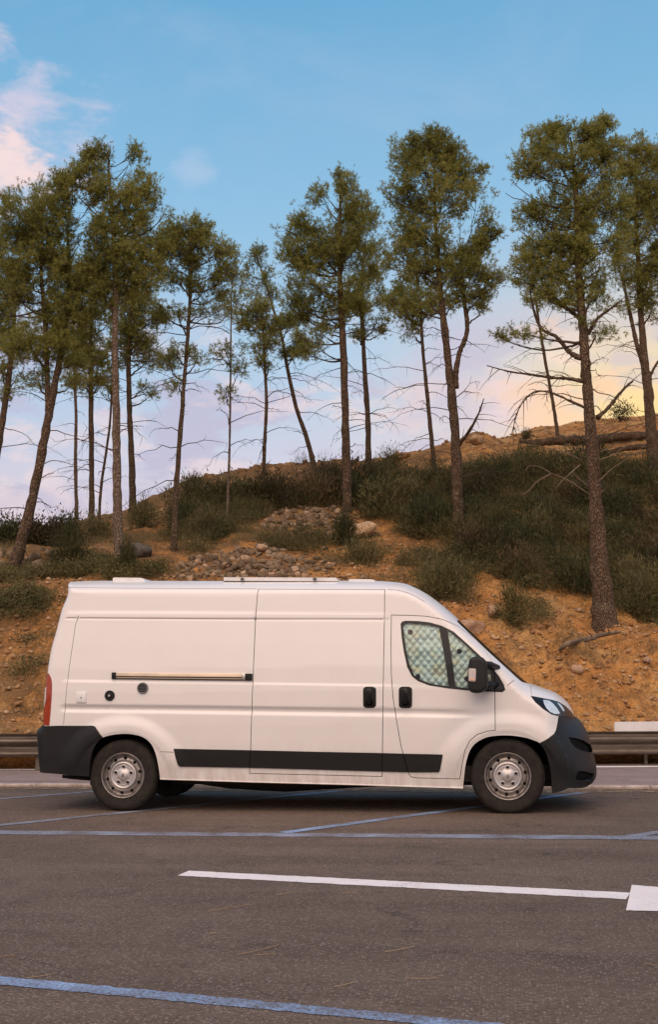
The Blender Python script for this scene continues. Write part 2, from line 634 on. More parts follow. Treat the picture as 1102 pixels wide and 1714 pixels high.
    m.bump(h, 1.0, 0.12)
    M['soil'] = m.m
    m = Mat('sand_dirt', 0.95, (0.3, 0.22, 0.16), 0.15)
    n = m.noise(3.0, 6, 0.7)
    m.color(m.ramp(n, [(0.3, (0.2, 0.135, 0.085)), (0.7, (0.36, 0.27, 0.19))]))
    m.alpha(m.ramp(m.noise(9, 6, 0.75), [(0.42, 0.0), (0.56, 0.9)]))
    M['sand'] = m.m

    def stone(key, a, b, c_):
        m = Mat(key, 0.9, a, 0.2)
        oi = m.N.new('ShaderNodeObjectInfo')
        n = m.noise(7, 6, 0.7)
        ri = m.N.new('ShaderNodeNewGeometry').outputs['Random Per Island']
        k = m.mth('FRACT', m.mth('ADD', ri, oi.outputs['Random']))
        cc = m.ramp(k, [(0.0, a), (0.5, b), (1.0, c_)])
        cc = m.mix(m.ramp(n, [(0.35, 0.65), (0.6, 0.0)]), cc, tuple(x * 0.35 for x in a))
        m.color(cc)
        m.bump(m.noise(24, 5, 0.7), 0.9, 0.03)
        M[key] = m.m
    stone('wall_stone', (0.17, 0.115, 0.066), (0.26, 0.18, 0.11), (0.37, 0.265, 0.165))
    stone('bank_stone', (0.36, 0.18, 0.075), (0.50, 0.29, 0.14), (0.62, 0.42, 0.24))
    stone('pale_rock', (0.44, 0.27, 0.16), (0.52, 0.34, 0.21), (0.60, 0.42, 0.28))
    stone('grey_rock', (0.15, 0.13, 0.11), (0.2, 0.175, 0.15), (0.25, 0.21, 0.18))
    # bark: plates with dark cracks
    def bark(key, a, b, crack):
        m = Mat(key, 0.95, a, 0.15)
        v = m.voro(24, 'Distance', 'DISTANCE_TO_EDGE', stretch=(1.3, 1.3, 0.5))
        n = m.noise(5, 5, 0.65)
        f = m.noise(40, 4, 0.7, stretch=(1, 1, 0.4))
        c = m.ramp(n, [(0.3, a), (0.7, b)])
        c = m.mix(m.ramp(v, [(0.02, 0.6), (0.14, 0.0)]), c, crack)
        c = m.mix(m.ramp(f, [(0.35, 0.5), (0.55, 0.0)]), c, crack)
        m.color(c)
        m.bump(m.mth('ADD', m.ramp(v, [(0.0, 0.0), (0.2, 1.0)]), m.mth('MULTIPLY', f, 0.4)), 1.0, 0.04)
        M[key] = m.m
    bark('bark', (0.16, 0.10, 0.06), (0.31, 0.215, 0.14), (0.05, 0.032, 0.02))
    bark('bark_pale', (0.26, 0.18, 0.125), (0.42, 0.315, 0.225), (0.10, 0.066, 0.044))
    m = Mat('dead_wood', 0.9, (0.2, 0.15, 0.11), 0.2)
    m.color(m.ramp(m.noise(6, 4, 0.6), [(0.3, (0.12, 0.085, 0.058)), (0.7, (0.24, 0.185, 0.13))]))
    M['dead_wood'] = m.m
    m = Mat('twig', 0.9, (0.06, 0.043, 0.03), 0.2)
    m.color(m.ramp(m.noise(8, 3, 0.6), [(0.3, (0.045, 0.032, 0.022)), (0.7, (0.10, 0.07, 0.048))]))
    M['twig'] = m.m

    def leaf(key, cols, trans=0.35):
        m = Mat(key, 0.65, cols[0], 0.25)
        ri = m.N.new('ShaderNodeNewGeometry').outputs['Random Per Island']
        n = m.noise(0.9, 4, 0.6)
        k = m.mth('ADD', m.mth('MULTIPLY', ri, 0.8), m.mth('SUBTRACT', m.mth('MULTIPLY', n, 1.3), 0.5), True)
        c = m.ramp(k, [(i / (len(cols) - 1), x) for i, x in enumerate(cols)])
        m.color(c)
        t = m.N.new('ShaderNodeBsdfTranslucent')
        m.L.new(c, t.inputs[0])
        mx = m.N.new('ShaderNodeMixShader')
        mx.inputs[0].default_value = trans
        m.L.new(m.p.outputs[0], mx.inputs[1])
        m.L.new(t.outputs[0], mx.inputs[2])
        m.L.new(mx.outputs[0], m.N['Material Output'].inputs[0])
        M[key] = m.m
    leaf('pine_needles', [(0.09, 0.09, 0.024), (0.19, 0.192, 0.048), (0.34, 0.335, 0.085), (0.46, 0.42, 0.13)], 0.5)
    leaf('scrub', [(0.055, 0.052, 0.018), (0.105, 0.094, 0.032), (0.165, 0.138, 0.05), (0.24, 0.185, 0.08)], 0.25)
    leaf('dark_shrub', [(0.034, 0.036, 0.013), (0.06, 0.06, 0.021), (0.095, 0.09, 0.03)], 0.25)
    leaf('olive_heath', [(0.07, 0.06, 0.018), (0.11, 0.095, 0.03), (0.16, 0.125, 0.045)], 0.25)
    leaf('brown_heath', [(0.07, 0.045, 0.02), (0.12, 0.08, 0.036), (0.19, 0.13, 0.06)], 0.25)
    leaf('bramble', [(0.05, 0.03, 0.015), (0.06, 0.055, 0.02), (0.10, 0.06, 0.03)], 0.3)
    leaf('dry_grass', [(0.13, 0.10, 0.04), (0.2, 0.15, 0.065), (0.30, 0.22, 0.10)], 0.3)
    leaf('dry_needle', [(0.20, 0.12, 0.06), (0.36, 0.24, 0.13), (0.48, 0.36, 0.2)], 0.1)
    m = Mat('galvanised', 0.5, (0.3, 0.26, 0.22), 0.5, 0.45)
    n = m.noise(5, 6, 0.7, stretch=(0.5, 1, 3))
    m.color(m.ramp(n, [(0.3, (0.10, 0.078, 0.058)), (0.7, (0.21, 0.17, 0.135))]))
    M['galvanised'] = m.m
    flat('board_white', (0.78, 0.75, 0.73), 0.55, var=0.05)
    m = Mat('concrete', 0.9, (0.5, 0.45, 0.4), 0.2)
    n = m.noise(6, 6, 0.7)
    m.color(m.ramp(n, [(0.3, (0.26, 0.2, 0.155)), (0.55, (0.5, 0.42, 0.36)), (0.8, (0.64, 0.56, 0.5))]))
    M['concrete'] = m.m
    m = Mat('kerb_white', 0.85, (0.6, 0.5, 0.45), 0.2)
    n = m.noise(2.6, 6, 0.7)
    m.color(m.ramp(n, [(0.38, (0.34, 0.17, 0.07)), (0.52, (0.66, 0.55, 0.46)), (0.8, (0.74, 0.68, 0.63))]))
    M['kerb_white'] = m.m


mk_materials()

# ------------------------------------------------------------------ ground, road, markings
def quad_px(name, pts, mat, z, kind='structure', sub=24, jitter=0.0):
    """painted area on the ground from its corner points (two long edges, far then near)"""
    a0, a1, b1, b0 = [at_z(p[0], p[1], z) for p in pts]
    t = np.linspace(0, 1, sub + 1)[:, None]
    A = a0 * (1 - t) + a1 * t
    B = b0 * (1 - t) + b1 * t
    if jitter:
        n = (A - B) / (np.linalg.norm(A - B, axis=1)[:, None])
        A = A + n * rng.normal(0, jitter, (sub + 1, 1))
        B = B + n * rng.normal(0, jitter, (sub + 1, 1))
    V = np.concatenate([A, B])
    Fc = [(i, i + 1, sub + 2 + i, sub + 1 + i) for i in range(sub)]
    Fc = [f[::-1] for f in Fc]
    return tag(obj(name, V, Fc, mat, loc=V.mean(0)), kind=kind)


def sheet(name, pts, mat, z):
    V = [(p[0], p[1], z) for p in pts]
    return tag(obj(name, V, [tuple(range(len(V)))], mat), kind='structure')


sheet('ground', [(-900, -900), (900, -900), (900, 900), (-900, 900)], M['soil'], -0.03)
KA, KB = at_z(0, 1309.0, 0.06), at_z(1102, 1312.5, 0.06)          # front edge of the kerb between parking lot and road
KU = (KB - KA)[:2] / np.linalg.norm((KB - KA)[:2])
KN = np.array([-KU[1], KU[0]])
kp = lambda s, n: tuple(KA[:2] + KU * s + KN * n)
sheet('parking_lot', [kp(-60, -70), kp(70, -70), kp(70, 0.03), kp(-60, 0.03)], M['asphalt'], 0.0)
E0, E1 = at_z(0, 1287.0, 0.0), at_z(1102, 1276.0, 0.0)             # far edge of the road
EU = (E1 - E0)[:2] / np.linalg.norm((E1 - E0)[:2])
sheet('road', [kp(-14, 0.1), kp(46, 0.1), tuple(E0[:2] + EU * 46), tuple(E0[:2] - EU * 14)], M['road_asphalt'], 0.004)

kerb = tag(bpy.data.objects.new('kerb', None), kind='structure')
COL.objects.link(kerb)
WORLD_LOC['kerb'] = np.zeros(3)
kme = None
for i in range(26):                                               # low kerb stones, one after another
    c = kp(-6 + i * 1.0, 0.09)
    if kme is None:
        mb = MB()
        hw, hh = 0.495, 0.08
        rings = [[(-hw, -hh, 0), (hw, -hh, 0), (hw, hh, 0), (-hw, hh, 0)], [(-hw, -hh, 0.03), (hw, -hh, 0.03), (hw, hh, 0.03), (-hw, hh, 0.03)],
                 [(-hw + .012, -hh + .012, 0.04), (hw - .012, -hh + .012, 0.04), (hw - .012, hh - .012, 0.04), (-hw + .012, hh - .012, 0.04)]]
        mb.loft(rings)
        o = mb.obj('kerb_stone', M['concrete'], kerb)
        kme = o.data
    else:
        o = bpy.data.objects.new('kerb_stone', kme)
        COL.objects.link(o)
        o.parent = kerb
    o.location = (c[0], c[1], -0.003 + random.uniform(-0.004, 0.003))
    o.rotation_euler = (0, 0, math.atan2(KU[1], KU[0]) + random.uniform(-0.004, 0.004))

# blown sand and dirt along the kerb
def dirt(name, x0, x1, n0, n1):
    S = np.linspace(x0, x1, 40)
    w = n0 + (n1 - n0) * (0.5 + 0.5 * np.interp(S, np.linspace(x0, x1, 11), rng.random(11)))
    V = [(*kp(s, -0.0), 0.009) for s in S] + [(*kp(s, ww), 0.007) for s, ww in zip(S, w)]
    Fc = [(i, i + 1, 41 + i, 40 + i)[::-1] for i in range(39)]
    tag(obj(name, V, Fc, M['sand']), kind='stuff')
dirt('blown_sand', -3.0, 8.6, -0.1, -0.75)
dirt('blown_sand', 8.4, 16.0, -0.02, -0.28)

# blue bay lines and the white arrow
LZ = 0.0028
quad_px('bay_line', [(-420, 1386.5), (1560, 1403), (1560, 1409.5), (-420, 1392.5)], M['blue_paint_worn'], LZ, sub=120, jitter=0.006)
quad_px('bay_line', [(-300, 1605.5), (1000, 1728), (1000, 1741), (-300, 1620)], M['blue_paint'], LZ, sub=140, jitter=0.005)


def bay(p0, p1, w=0.07, mat='blue_paint_worn', z=0.0042):
    a, b = at_z(*p0, z), at_z(*p1, z)
    u = (b - a) / np.linalg.norm(b - a)
    n = np.array([-u[1], u[0], 0]) * w
    t = np.linspace(0, 1, 41)[:, None]
    c = a * (1 - t) + b * t
    V = np.concatenate([c + n + rng.normal(0, .004, (41, 1)) * n / w, c - n + rng.normal(0, .004, (41, 1)) * n / w])
    V[:, 2] = z
    tag(obj('bay_line', V, [(i, 41 + i, 42 + i, i + 1) for i in range(40)], M[mat], loc=V.mean(0)), kind='structure')


bay((-60, 1387.0), (575, 1322.5))
bay((474, 1393.5), (978, 1326.2), mat='blue_paint')
bay((-240, 1356), (165, 1323.6))
bay((1058, 1399.5), (1420, 1347))
quad_px('arrow_marking', [(316, 1457.3), (1056, 1494.2), (1049, 1505), (297, 1465.5)], M['white_road_paint'], LZ, sub=80, jitter=0.004)
quad_px('arrow_marking', [(1058.5, 1481), (1200, 1492), (1215, 1528), (1049, 1523.5)], M['white_road_paint'], 0.0042, sub=24, jitter=0.003)
# thin white edge line on the road
quad_px('edge_line', [(-400, 1288.3), (1500, 1280.0), (1500, 1282.0), (-400, 1291.0)], M['white_road_paint'], 0.009, sub=90, jitter=0.01)

# ------------------------------------------------------------------ the hill
PROF = {
    -500: [(19.6, 1266), (20.4, 1240), (21, 1205), (22.5, 1120), (24, 1040), (25.5, 990), (27, 965), (29, 920), (32, 905), (36, 896), (40, 892)],
    0: [(19.6, 1266), (20.4, 1240), (21, 1205), (22.5, 1120), (24, 1040), (25.5, 988), (27, 962), (27.7, 930), (29, 917), (32, 902), (36, 892), (40, 888)],
    110: [(19.6, 1266), (20.4, 1240), (21, 1205), (22.5, 1120), (24, 1040), (25.5, 988), (27, 964), (28, 937), (30, 914), (33, 896), (37, 883), (40, 878)],
    200: [(19.6, 1266), (20.4, 1238), (21, 1200), (22.5, 1110), (24, 1032), (25.5, 982), (27, 949), (29, 921), (31, 901), (34, 880), (37, 866), (40, 860)],
    260: [(19.6, 1266), (20.4, 1238), (21, 1200), (22.5, 1110), (24, 1032), (25.5, 982), (27, 952), (29, 916), (31, 892), (34, 862), (37, 838), (38.5, 828)],
    330: [(19.6, 1262), (20.4, 1238), (21, 1200), (22.5, 1110), (24, 1035), (25.5, 988), (27, 958), (28.2, 925), (31, 884), (33.5, 847), (36, 815), (38, 796)],
    400: [(19.6, 1262), (20.4, 1238), (21, 1200), (22.5, 1110), (24, 1038), (25.5, 990), (27, 962), (28.2, 925), (31, 880), (33.5, 845), (36, 812), (39, 783)],
    500: [(19.6, 1262), (20.4, 1238), (21, 1200), (22.5, 1110), (24, 1038), (25.5, 990), (27, 962), (28.5, 930), (30.4, 905), (31.6, 868), (33.5, 843), (36, 806), (39, 774)],
    600: [(19.6, 1262), (20.4, 1238), (21, 1200), (22.5, 1115), (24, 1042), (25.5, 1000), (27, 966), (29, 932), (31, 892), (33.5, 845), (36, 800), (39, 766)],
    700: [(19.6, 1262), (20.4, 1238), (21, 1200), (22.5, 1118), (24, 1045), (25.5, 1000), (27, 965), (29, 925), (31, 885), (33.5, 835), (36, 795), (39, 753)],
    760: [(19.6, 1257), (20.4, 1236), (21, 1198), (22.5, 1110), (24, 1040), (25.5, 992), (27, 957), (29, 915), (31, 872), (33.5, 822), (36, 780), (39, 737)],
    800: [(19.6, 1257), (20.4, 1234), (21, 1195), (22.5, 1105), (24, 1035), (25.5, 985), (27, 950), (29, 905), (31, 860), (33.5, 810), (36, 765), (39, 722)],
    850: [(19.6, 1257), (20.4, 1232), (21, 1192), (22.5, 1102), (24, 1038), (25.5, 990), (27, 955), (29, 908), (31, 860), (33.5, 808), (36, 768), (39, 741), (42, 733)],
    920: [(19.6, 1257), (20.4, 1230), (21, 1190), (22.5, 1100), (24, 1040), (25.5, 997), (27, 962), (29, 912), (31, 862), (33.5, 806), (36, 762), (39, 732), (42, 712)],
    1000: [(19.6, 1257), (20.4, 1228), (21, 1188), (22.5, 1100), (23.6, 1062), (24.6, 1042), (25.5, 1012), (27, 972), (29, 920), (31, 870), (33.5, 810), (36, 762), (39, 728), (43, 701)],
    1102: [(19.6, 1257), (20.4, 1228), (21, 1188), (22.5, 1105), (23.6, 1080), (24.6, 1062), (25.5, 1034), (27, 992), (29, 936), (31, 882), (33.5, 815), (36, 762), (39, 720), (43, 690)],
    1600: [(19.6, 1257), (20.4, 1228), (21, 1188), (22.5, 1105), (24, 1070), (25.5, 1034), (27, 992), (29, 936), (31, 882), (33.5, 815), (36, 750), (39, 690), (43, 640)],
}
DG = np.arange(19.6, 70, 0.2)
cols = sorted(PROF)
ZT = []
for c in cols:
    pr = PROF[c]
    Dk = [p[0] for p in pr]
    zk = [at_d(min(max(c, -300), 1400), p[1], p[0])[2] for p in pr]
    zz = np.interp(DG, Dk, zk)
    beyond = DG > Dk[-1]
    zz[beyond] = zk[-1] - 0.03 * (DG[beyond] - Dk[-1]) - 0.045 * np.clip(DG[beyond] - Dk[-1] - 0.6, 0, None) ** 1.5
    ZT.append(np.maximum(zz, 0.3 if c > 50 else 0.3))
ZT = np.array(ZT)
for _ in range(2):                                                  # soften the kinks along the depth
    Zp = np.pad(ZT, ((0, 0), (1, 1)), mode='edge')
    ZT = 0.25 * Zp[:, :-2] + 0.5 * Zp[:, 1:-1] + 0.25 * Zp[:, 2:]
CA = (np.array(cols, float) - 551) / 1960.0

_lat = rng.random((257, 257))


def vnoise(x, y):
    xi, yi = np.floor(x).astype(int), np.floor(y).astype(int)
    fx, fy = x - xi, y - yi
    fx, fy = fx * fx * (3 - 2 * fx), fy * fy * (3 - 2 * fy)
    g = lambda a, b: _lat[a % 257, b % 257]
    return (g(xi, yi) * (1 - fx) + g(xi + 1, yi) * fx) * (1 - fy) + (g(xi, yi + 1) * (1 - fx) + g(xi + 1, yi + 1) * fx) * fy - 0.5


def fbm(x, y, o=4):
    s, a, t = 1.0, 1.0, 0
    for k in range(o):
        t = t + a * vnoise(x * s + 17.3 * k, y * s + 5.7 * k)
        s, a = s * 2.03, a * 0.5
    return t


def hill(s, D, rough=True):
    s, D = np.asarray(s, float), np.asarray(D, float)
    a = np.clip(s / D, CA[0], CA[-1] - 1e-6)
    i = np.clip(np.searchsorted(CA, a, 'right') - 1, 0, len(CA) - 2)
    t = (a - CA[i]) / (CA[i + 1] - CA[i])
    t = t * t * (3 - 2 * t) * 0.5 + t * 0.5
    d = np.clip((D - DG[0]) / 0.2, 0, len(DG) - 1.001)
    j = d.astype(int)
    u = d - j
    z = (ZT[i, j] * (1 - u) + ZT[i, j + 1] * u) * (1 - t) + (ZT[i + 1, j] * (1 - u) + ZT[i + 1, j + 1] * u) * t
    if rough:
        env = np.clip((D - 20.2) / 1.5, 0, 1)
        z = z + env * (0.16 * fbm(s * 0.8, D * 0.8) + 0.10 * fbm(s * 2.6 + 9, D * 2.6, 3) + 0.05 * fbm(s * 7 + 3, D * 7, 2))
        bank = np.clip((26.5 - D) / 3, 0, 1) * env
        g = np.abs(fbm(s * 0.9 + 40 + 0.6 * fbm(s * .7, D * .7, 2), D * 0.3, 4))
        z = z + bank * (0.75 * np.minimum(g, 0.45) - 0.18)
        led = D * 1.6 + 1.1 * fbm(s * .6 + 3, D * .5 + 8, 3)
        z = z + bank * 0.17 * (np.abs((led % 1.0) - 0.5) * 2 - 0.5) * (0.5 + fbm(s * .8 + 30, D * .8, 2))
        z = z + env * 0.05 * fbm(s * 13 + 2, D * 13, 3) * (0.6 + bank)
    return z


def sd(P):
    d = np.atleast_2d(P) - CAM
    return d @ RH, d @ FH


def sdz(s, D, z):
    s, D, z = np.broadcast_arrays(np.asarray(s, float), np.asarray(D, float), np.asarray(z, float))
    P = CAM + s[..., None] * RH + D[..., None] * FH
    P[..., 2] = z
    return P


S_, D_ = np.meshgrid(np.concatenate([np.arange(-26, -13, 0.25), np.arange(-13, 13, 0.075), np.arange(13, 26.1, 0.25)]), np.concatenate([np.arange(19.6, 28, 0.06), np.arange(28, 44, 0.12), np.arange(44, 70, 0.8)]))
HZ = hill(S_, D_)
HP = sdz(S_, D_, HZ)
ny, nx = S_.shape
idx = np.arange(nx * ny).reshape(ny, nx)
HF = np.stack([idx[:-1, :-1], idx[:-1, 1:], idx[1:, 1:], idx[1:, :-1]], -1).reshape(-1, 4)
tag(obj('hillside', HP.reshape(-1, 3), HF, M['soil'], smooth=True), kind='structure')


def on_hill(px, py, d0=20.0, d1=46.0):
    """where the line of sight through a point of the picture meets the hill"""
    Ds = np.arange(d0, d1, 0.05)
    d = ray(px, py)
    k = d / (d @ FH)
    P = CAM + k * Ds[:, None]
    s = (P - CAM) @ RH
    below = np.nonzero(P[:, 2] <= hill(s, Ds))[0]
    i = below[0] if len(below) else len(Ds) - 1
    return np.array([P[i, 0], P[i, 1], min(P[i, 2], float(hill(s[i], Ds[i])))]), Ds[i]


# soil verge in front of the guardrail and the hill's foot
sv = np.arange(-26, 26.01, 0.13)
e_s, e_d = sd(np.vstack([E0, E1]))
edge_d = np.interp(sv, [e_s[0] - 60, e_s[1] + 60], [e_d[0] + (e_d[0] - e_d[1]) / (e_s[1] - e_s[0]) * 60, e_d[1] - (e_d[0] - e_d[1]) / (e_s[1] - e_s[0]) * 60]) + 0.02
rows = []
for k in range(8):
    t = k / 7
    dd = edge_d * (1 - t) + 19.62 * t
    zz = -0.006 + (hill(sv, np.full_like(sv, 19.62)) + 0.01) * min(1.0, t * 1.3) ** 0.8 + 0.05 * np.sin(t * math.pi) * (fbm(sv * 3, dd * 3) + 0.3)
    rows.append(sdz(sv, dd, zz))
VP = np.concatenate(rows)
n_ = len(sv)
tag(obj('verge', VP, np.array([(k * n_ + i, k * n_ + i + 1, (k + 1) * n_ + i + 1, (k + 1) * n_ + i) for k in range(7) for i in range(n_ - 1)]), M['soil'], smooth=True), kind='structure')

# ------------------------------------------------------------------ kerb on the far side, guardrail, white board
fk = tag(bpy.data.objects.new('far_kerb', None), kind='structure')
COL.objects.link(fk)
WORLD_LOC['far_kerb'] = np.zeros(3)
k0 = at_z(978, 1275.6, 0.0)
kme = None
for i in range(16):
    if kme is None:
        mb = MB()
        mb.loft([[(0.0, 0, -.02), (.98, 0, -.02), (.98, .2, -.02), (0, .2, -.02)], [(0, 0, .10), (.98, 0, .10), (.98, .2, .10), (0, .2, .10)],
                 [(.012, .02, .12), (.968, .02, .12), (.968, .19, .12), (.012, .19, .12)]])
        o = mb.obj('kerb_stone', M['kerb_white'], fk)
        kme = o.data
    else:
        o = bpy.data.objects.new('kerb_stone', kme)
        COL.objects.link(o)
        o.parent = fk
    p = k0[:2] + EU * (i * 1.0 - 2.6)
    o.location = (p[0], p[1], random.uniform(-0.008, 0.004))
    o.rotation_euler = (0, 0, math.atan2(EU[1], EU[0]) + random.uniform(-0.006, 0.006))

DR = 19.35                                                          # level distance of the rail from the camera
RA, RB = at_d(0, 1228.0, DR), at_d(1102, 1223.6, DR)
RU = RB - RA
RL = np.linalg.norm(RU)
RU /= RL
rail_h = RA[2] - at_d(0, 1266.5, DR)[2]
NB = -FH                                                            # faces the road


def guardrail():
    root = thing('guardrail', (RA + RU * RL / 2) * np.array([1, 1, 0]), 'long weathered steel guardrail along the foot of the orange bank', 'guardrail')
    # W-shaped beam: (out, down) profile
    prof = [(0.07, 0.0), (0.055, 0.05), (0.02, 0.12), (0.03, 0.2), (0.085, 0.28), (0.085, 0.38), (0.04, 0.48), (-0.005, 0.56), (-0.005, 0.64), (0.03, 0.74), (0.085, 0.84), (0.075, 0.94), (0.03, 1.0)]
    prof = smooth_line([(a, b, 0) for a, b in prof], 3)[:, :2]
    L0, LS, nseg = -10.0, 4.0, 9
    me = None
    for i in range(nseg):
        if me is None:
            base = RA + RU * L0
            front, back = [], []
            rings = []
            for s in (0.0, LS + 0.06):
                r = [base + RU * s + NB * a - np.array([0, 0, b * rail_h]) for a, b in prof]
                r += [base + RU * s + NB * (a - 0.012) - np.array([0, 0, b * rail_h]) for a, b in prof[::-1]]
                rings.append(r)
            o = MB().loft(rings).obj('rail_beam', M['galvanised'], root, True, loc=base)
            sharp(o, 50)
            me = o.data
        else:
            o = bpy.data.objects.new('rail_beam', me)
            COL.objects.link(o)
            o.parent = root
            o.location = tuple(RA + RU * (L0 + i * LS) + NB * 0.004 * (i % 2) - np.array(root.location))
    bolt = None
    for i in range(nseg):
        for dz, ds in ((0.33, 0.0), (0.33, 0.16), (0.88, 0.0), (0.88, 0.16)):
            p = RA + RU * (L0 + i * LS + 0.03 + ds) + NB * 0.088 - np.array([0, 0, dz * rail_h])
            if bolt is None:
                o = MB().lathe([(.017, .012), (.017, .0), (.012, -.008), (0, -.008)], (0, 0, 0), 8).obj('bolt', M['galvanised'], root, loc=np.zeros(3))
                bolt = o.data
            else:
                o = bpy.data.objects.new('bolt', bolt)
                COL.objects.link(o)
                o.parent = root
            o.location = tuple(p - np.array(root.location))
            o.rotation_euler = (0, 0, YAW)
    me = None
    for i in range(18):
        p = RA + RU * (L0 + 0.6 + i * 2.0) - NB * 0.09
        if me is None:
            mb = MB()
            for dx, w, y, d in ((0, .012, 0, .1), (-.03, .07, .05, .012), (-.03, .07, -.05, .012)):
                mb.box((0, y, -0.35), (w if dx else .012, d, 0.8))
            o = mb.obj('post', M['galvanised'], root, loc=np.zeros(3))
            me = o.data
        else:
            o = bpy.data.objects.new('post', me)
            COL.objects.link(o)
            o.parent = root
        o.location = tuple(p - np.array(root.location) - np.array([0, 0, 0.02]))
        o.rotation_euler = (0, 0, YAW)


guardrail()


def board():
    a, b = at_d(1030, 1224.5, DR + 0.25), at_d(1030, 1208.3, DR + 0.25)
    L = 2.6
    h = b[2] - a[2] + 0.1
    root = thing('white_board', (a + RH * 0.9) * np.array([1, 1, 0]), 'low plain white board standing just behind the guardrail, right of the van', 'board')
    r = 0.035
    pts = []
    for cx_, cz_, a0 in ((r, h - r, 180), (L - r, h - r, 90), (L - r, r, 0), (r, r, -90)):
        for t in range(5):
            an = math.radians(a0 - t * 22.5)
            pts.append((cx_ + r * math.cos(an), cz_ + r * math.sin(an)))
    base = a - np.array([0, 0, 0.1])
    rings = [[base + RH * x + np.array([0, 0, z]) + FH * y for x, z in pts] for y in (0.0, 0.035)]
    MB().loft(rings).obj('panel', M['board_white'], root)
    for x in (0.5, 1.7):
        mb = MB()
        c = base + RH * x + FH * 0.07
        mb.box((c[0], c[1], h / 2 + base[2] - 0.3), (0.05, 0.05, h + 0.55))
        mb.obj('post', M['galvanised'], root)


board()

# ------------------------------------------------------------------ the van
YC = 1.0
VAN = thing('panel_van', (2.0, YC, 0.0), 'white high-roof panel van parked side-on with black bumpers and silvery quilted cab window screens', 'van')


def S0(z):
    return np.interp(z, [0.2, 0.42, 0.62, 0.9, 1.25, 1.5, 1.75, 2.0, 2.3, 2.6],
                     [0.985, 1.0, 1.015, 1.025, 1.025, 1.012, 0.985, 0.955, 0.925, 0.905])


def chain(pts):
    """outline points: (px, py, depth plane Y, R, b)"""
    out = []
    for px, py, Y, R, b in pts:
        P = at_y(px, py, Y)
        out.append((P[0], P[2], R, b))
    return np.array(out)


c_rearb = chain([(60.4, 1291.5, .06, .12, 5), (58.3, 1260, .06, .12, 5), (57.2, 1226, .06, .12, 5), (60.5, 1217.5, .06, .12, 5), (66.3, 1214.3, .06, .1, 5)])
c_rear = chain([(66.8, 1213, .06, .1, 5), (68.8, 1162.6, .06, .1, 5), (73, 1121.7, .06, .1, 5), (78, 1087.7, .07, .1, 5), (86, 1055.8, .08, .1, 5), (95.5, 1019.9, .12, .11, 4.6),
                (103, 996, .12, .12, 4.2), (109, 982.5, .25, .14, 3.8), (115.9, 976, .4, .16, 3.4), (125.8, 972.9, .58, .18, 3.0), (150, 972.0, .7, .2, 2.6)])
c_roof = chain([(188, 971.8, .72, .2, 2.6), (340, 972.2, .72, .2, 2.6), (500, 972.0, .72, .2, 2.6), (600, 971.7, .72, .2, 2.6), (640, 972.6, .72, .2, 2.7), (670, 975.3, .7, .18, 2.9),
                (687, 979.3, .66, .16, 3.1), (711.8, 991.6, .62, .14, 3.3), (731.8, 1005.3, .58, .13, 3.4), (749.7, 1019.5, .55, .13, 3.5), (769, 1036.5, .5, .13, 3.5), (793, 1059, .5, .13, 3.5),
                (820.5, 1085, .5, .13, 3.5), (848, 1109.5, .5, .14, 3.4), (875.5, 1133.8, .55, .16, 3.1), (888.5, 1143.4, .6, .18, 2.8),
                (911.4, 1151.5, .65, .22, 2.4), (931.4, 1159.4, .7, .26, 2.3), (947.4, 1171.4, .75, .32, 2.2), (957.3, 1183.6, .75, .38, 2.2), (964, 1200.8, .8, .42, 2.2)])
c_nose = chain([(966.5, 1202.5, .8, .44, 2.2), (973.3, 1209.5, .8, .45, 2.2), (983.3, 1225.5, .8, .46, 2.2), (989.3, 1243.5, .8, .46, 2.2), (993.6, 1263, .8, .46, 2.2), (998.2, 1281, .8, .46, 2.2), (998.8, 1298, .8, .46, 2.2),
                (993.3, 1310, .75, .4, 2.2), (986.5, 1315.4, .7, .36, 2.2)])


def dens(c, k):
    return smooth_line(c, k)


CH = np.vstack([dens(c_rearb, 4), dens(c_rear, 6), dens(c_roof, 8), dens(c_nose, 6)])
_cum = np.concatenate([[0], np.cumsum(np.hypot(*np.diff(CH[:, :2], axis=0).T))])
_tt = np.linspace(0, _cum[-1], int(_cum[-1] / 0.028))
_tt = np.unique(np.concatenate([_tt, _cum[[19, 20, 21]]]))
CH = np.stack([np.interp(_tt, _cum, CH[:, k]) for k in range(4)], 1)
CHX = CH[:, :2]
SEG0, SEG1 = CHX[:-1], CHX[1:]
SEGL = ((SEG1 - SEG0) ** 2).sum(1) + 1e-12


def edge_dist(x, z):
    x, z = np.ravel(x), np.ravel(z)
    if len(x) > 1500:
        r = [edge_dist(x[i:i + 1500], z[i:i + 1500]) for i in range(0, len(x), 1500)]
        return tuple(np.concatenate(q) for q in zip(*r))
    P = np.stack([x, z], 1)
    w = P[:, None, :] - SEG0[None]
    d = SEG1 - SEG0
    t = np.clip((w * d[None]).sum(2) / SEGL[None], 0, 1)
    q = w - t[:, :, None] * d[None]
    dd = np.sqrt((q ** 2).sum(2))
    dm = dd.min(1)
    # smooth distance away from the edge (exact for a straight edge), and smoothly blended rounding
    L = np.sqrt(SEGL)[None]
    q6 = L / (dd + 1e-4) ** 6
    ds = (1.178 / q6.sum(1)) ** 0.2
    w = np.clip((dm - 0.05) / 0.09, 0, 1)
    w = w * w * (3 - 2 * w)
    R = (q6 * (CH[:-1, 2] + CH[1:, 2]) * .5).sum(1) / q6.sum(1)
    b = (q6 * (CH[:-1, 3] + CH[1:, 3]) * .5).sum(1) / q6.sum(1)
    return dm * (1 - w) + ds * w, R, b


def sstep(a, b, x):
    t = np.clip((x - a) / (b - a), 0, 1)
    return t * t * (3 - 2 * t)


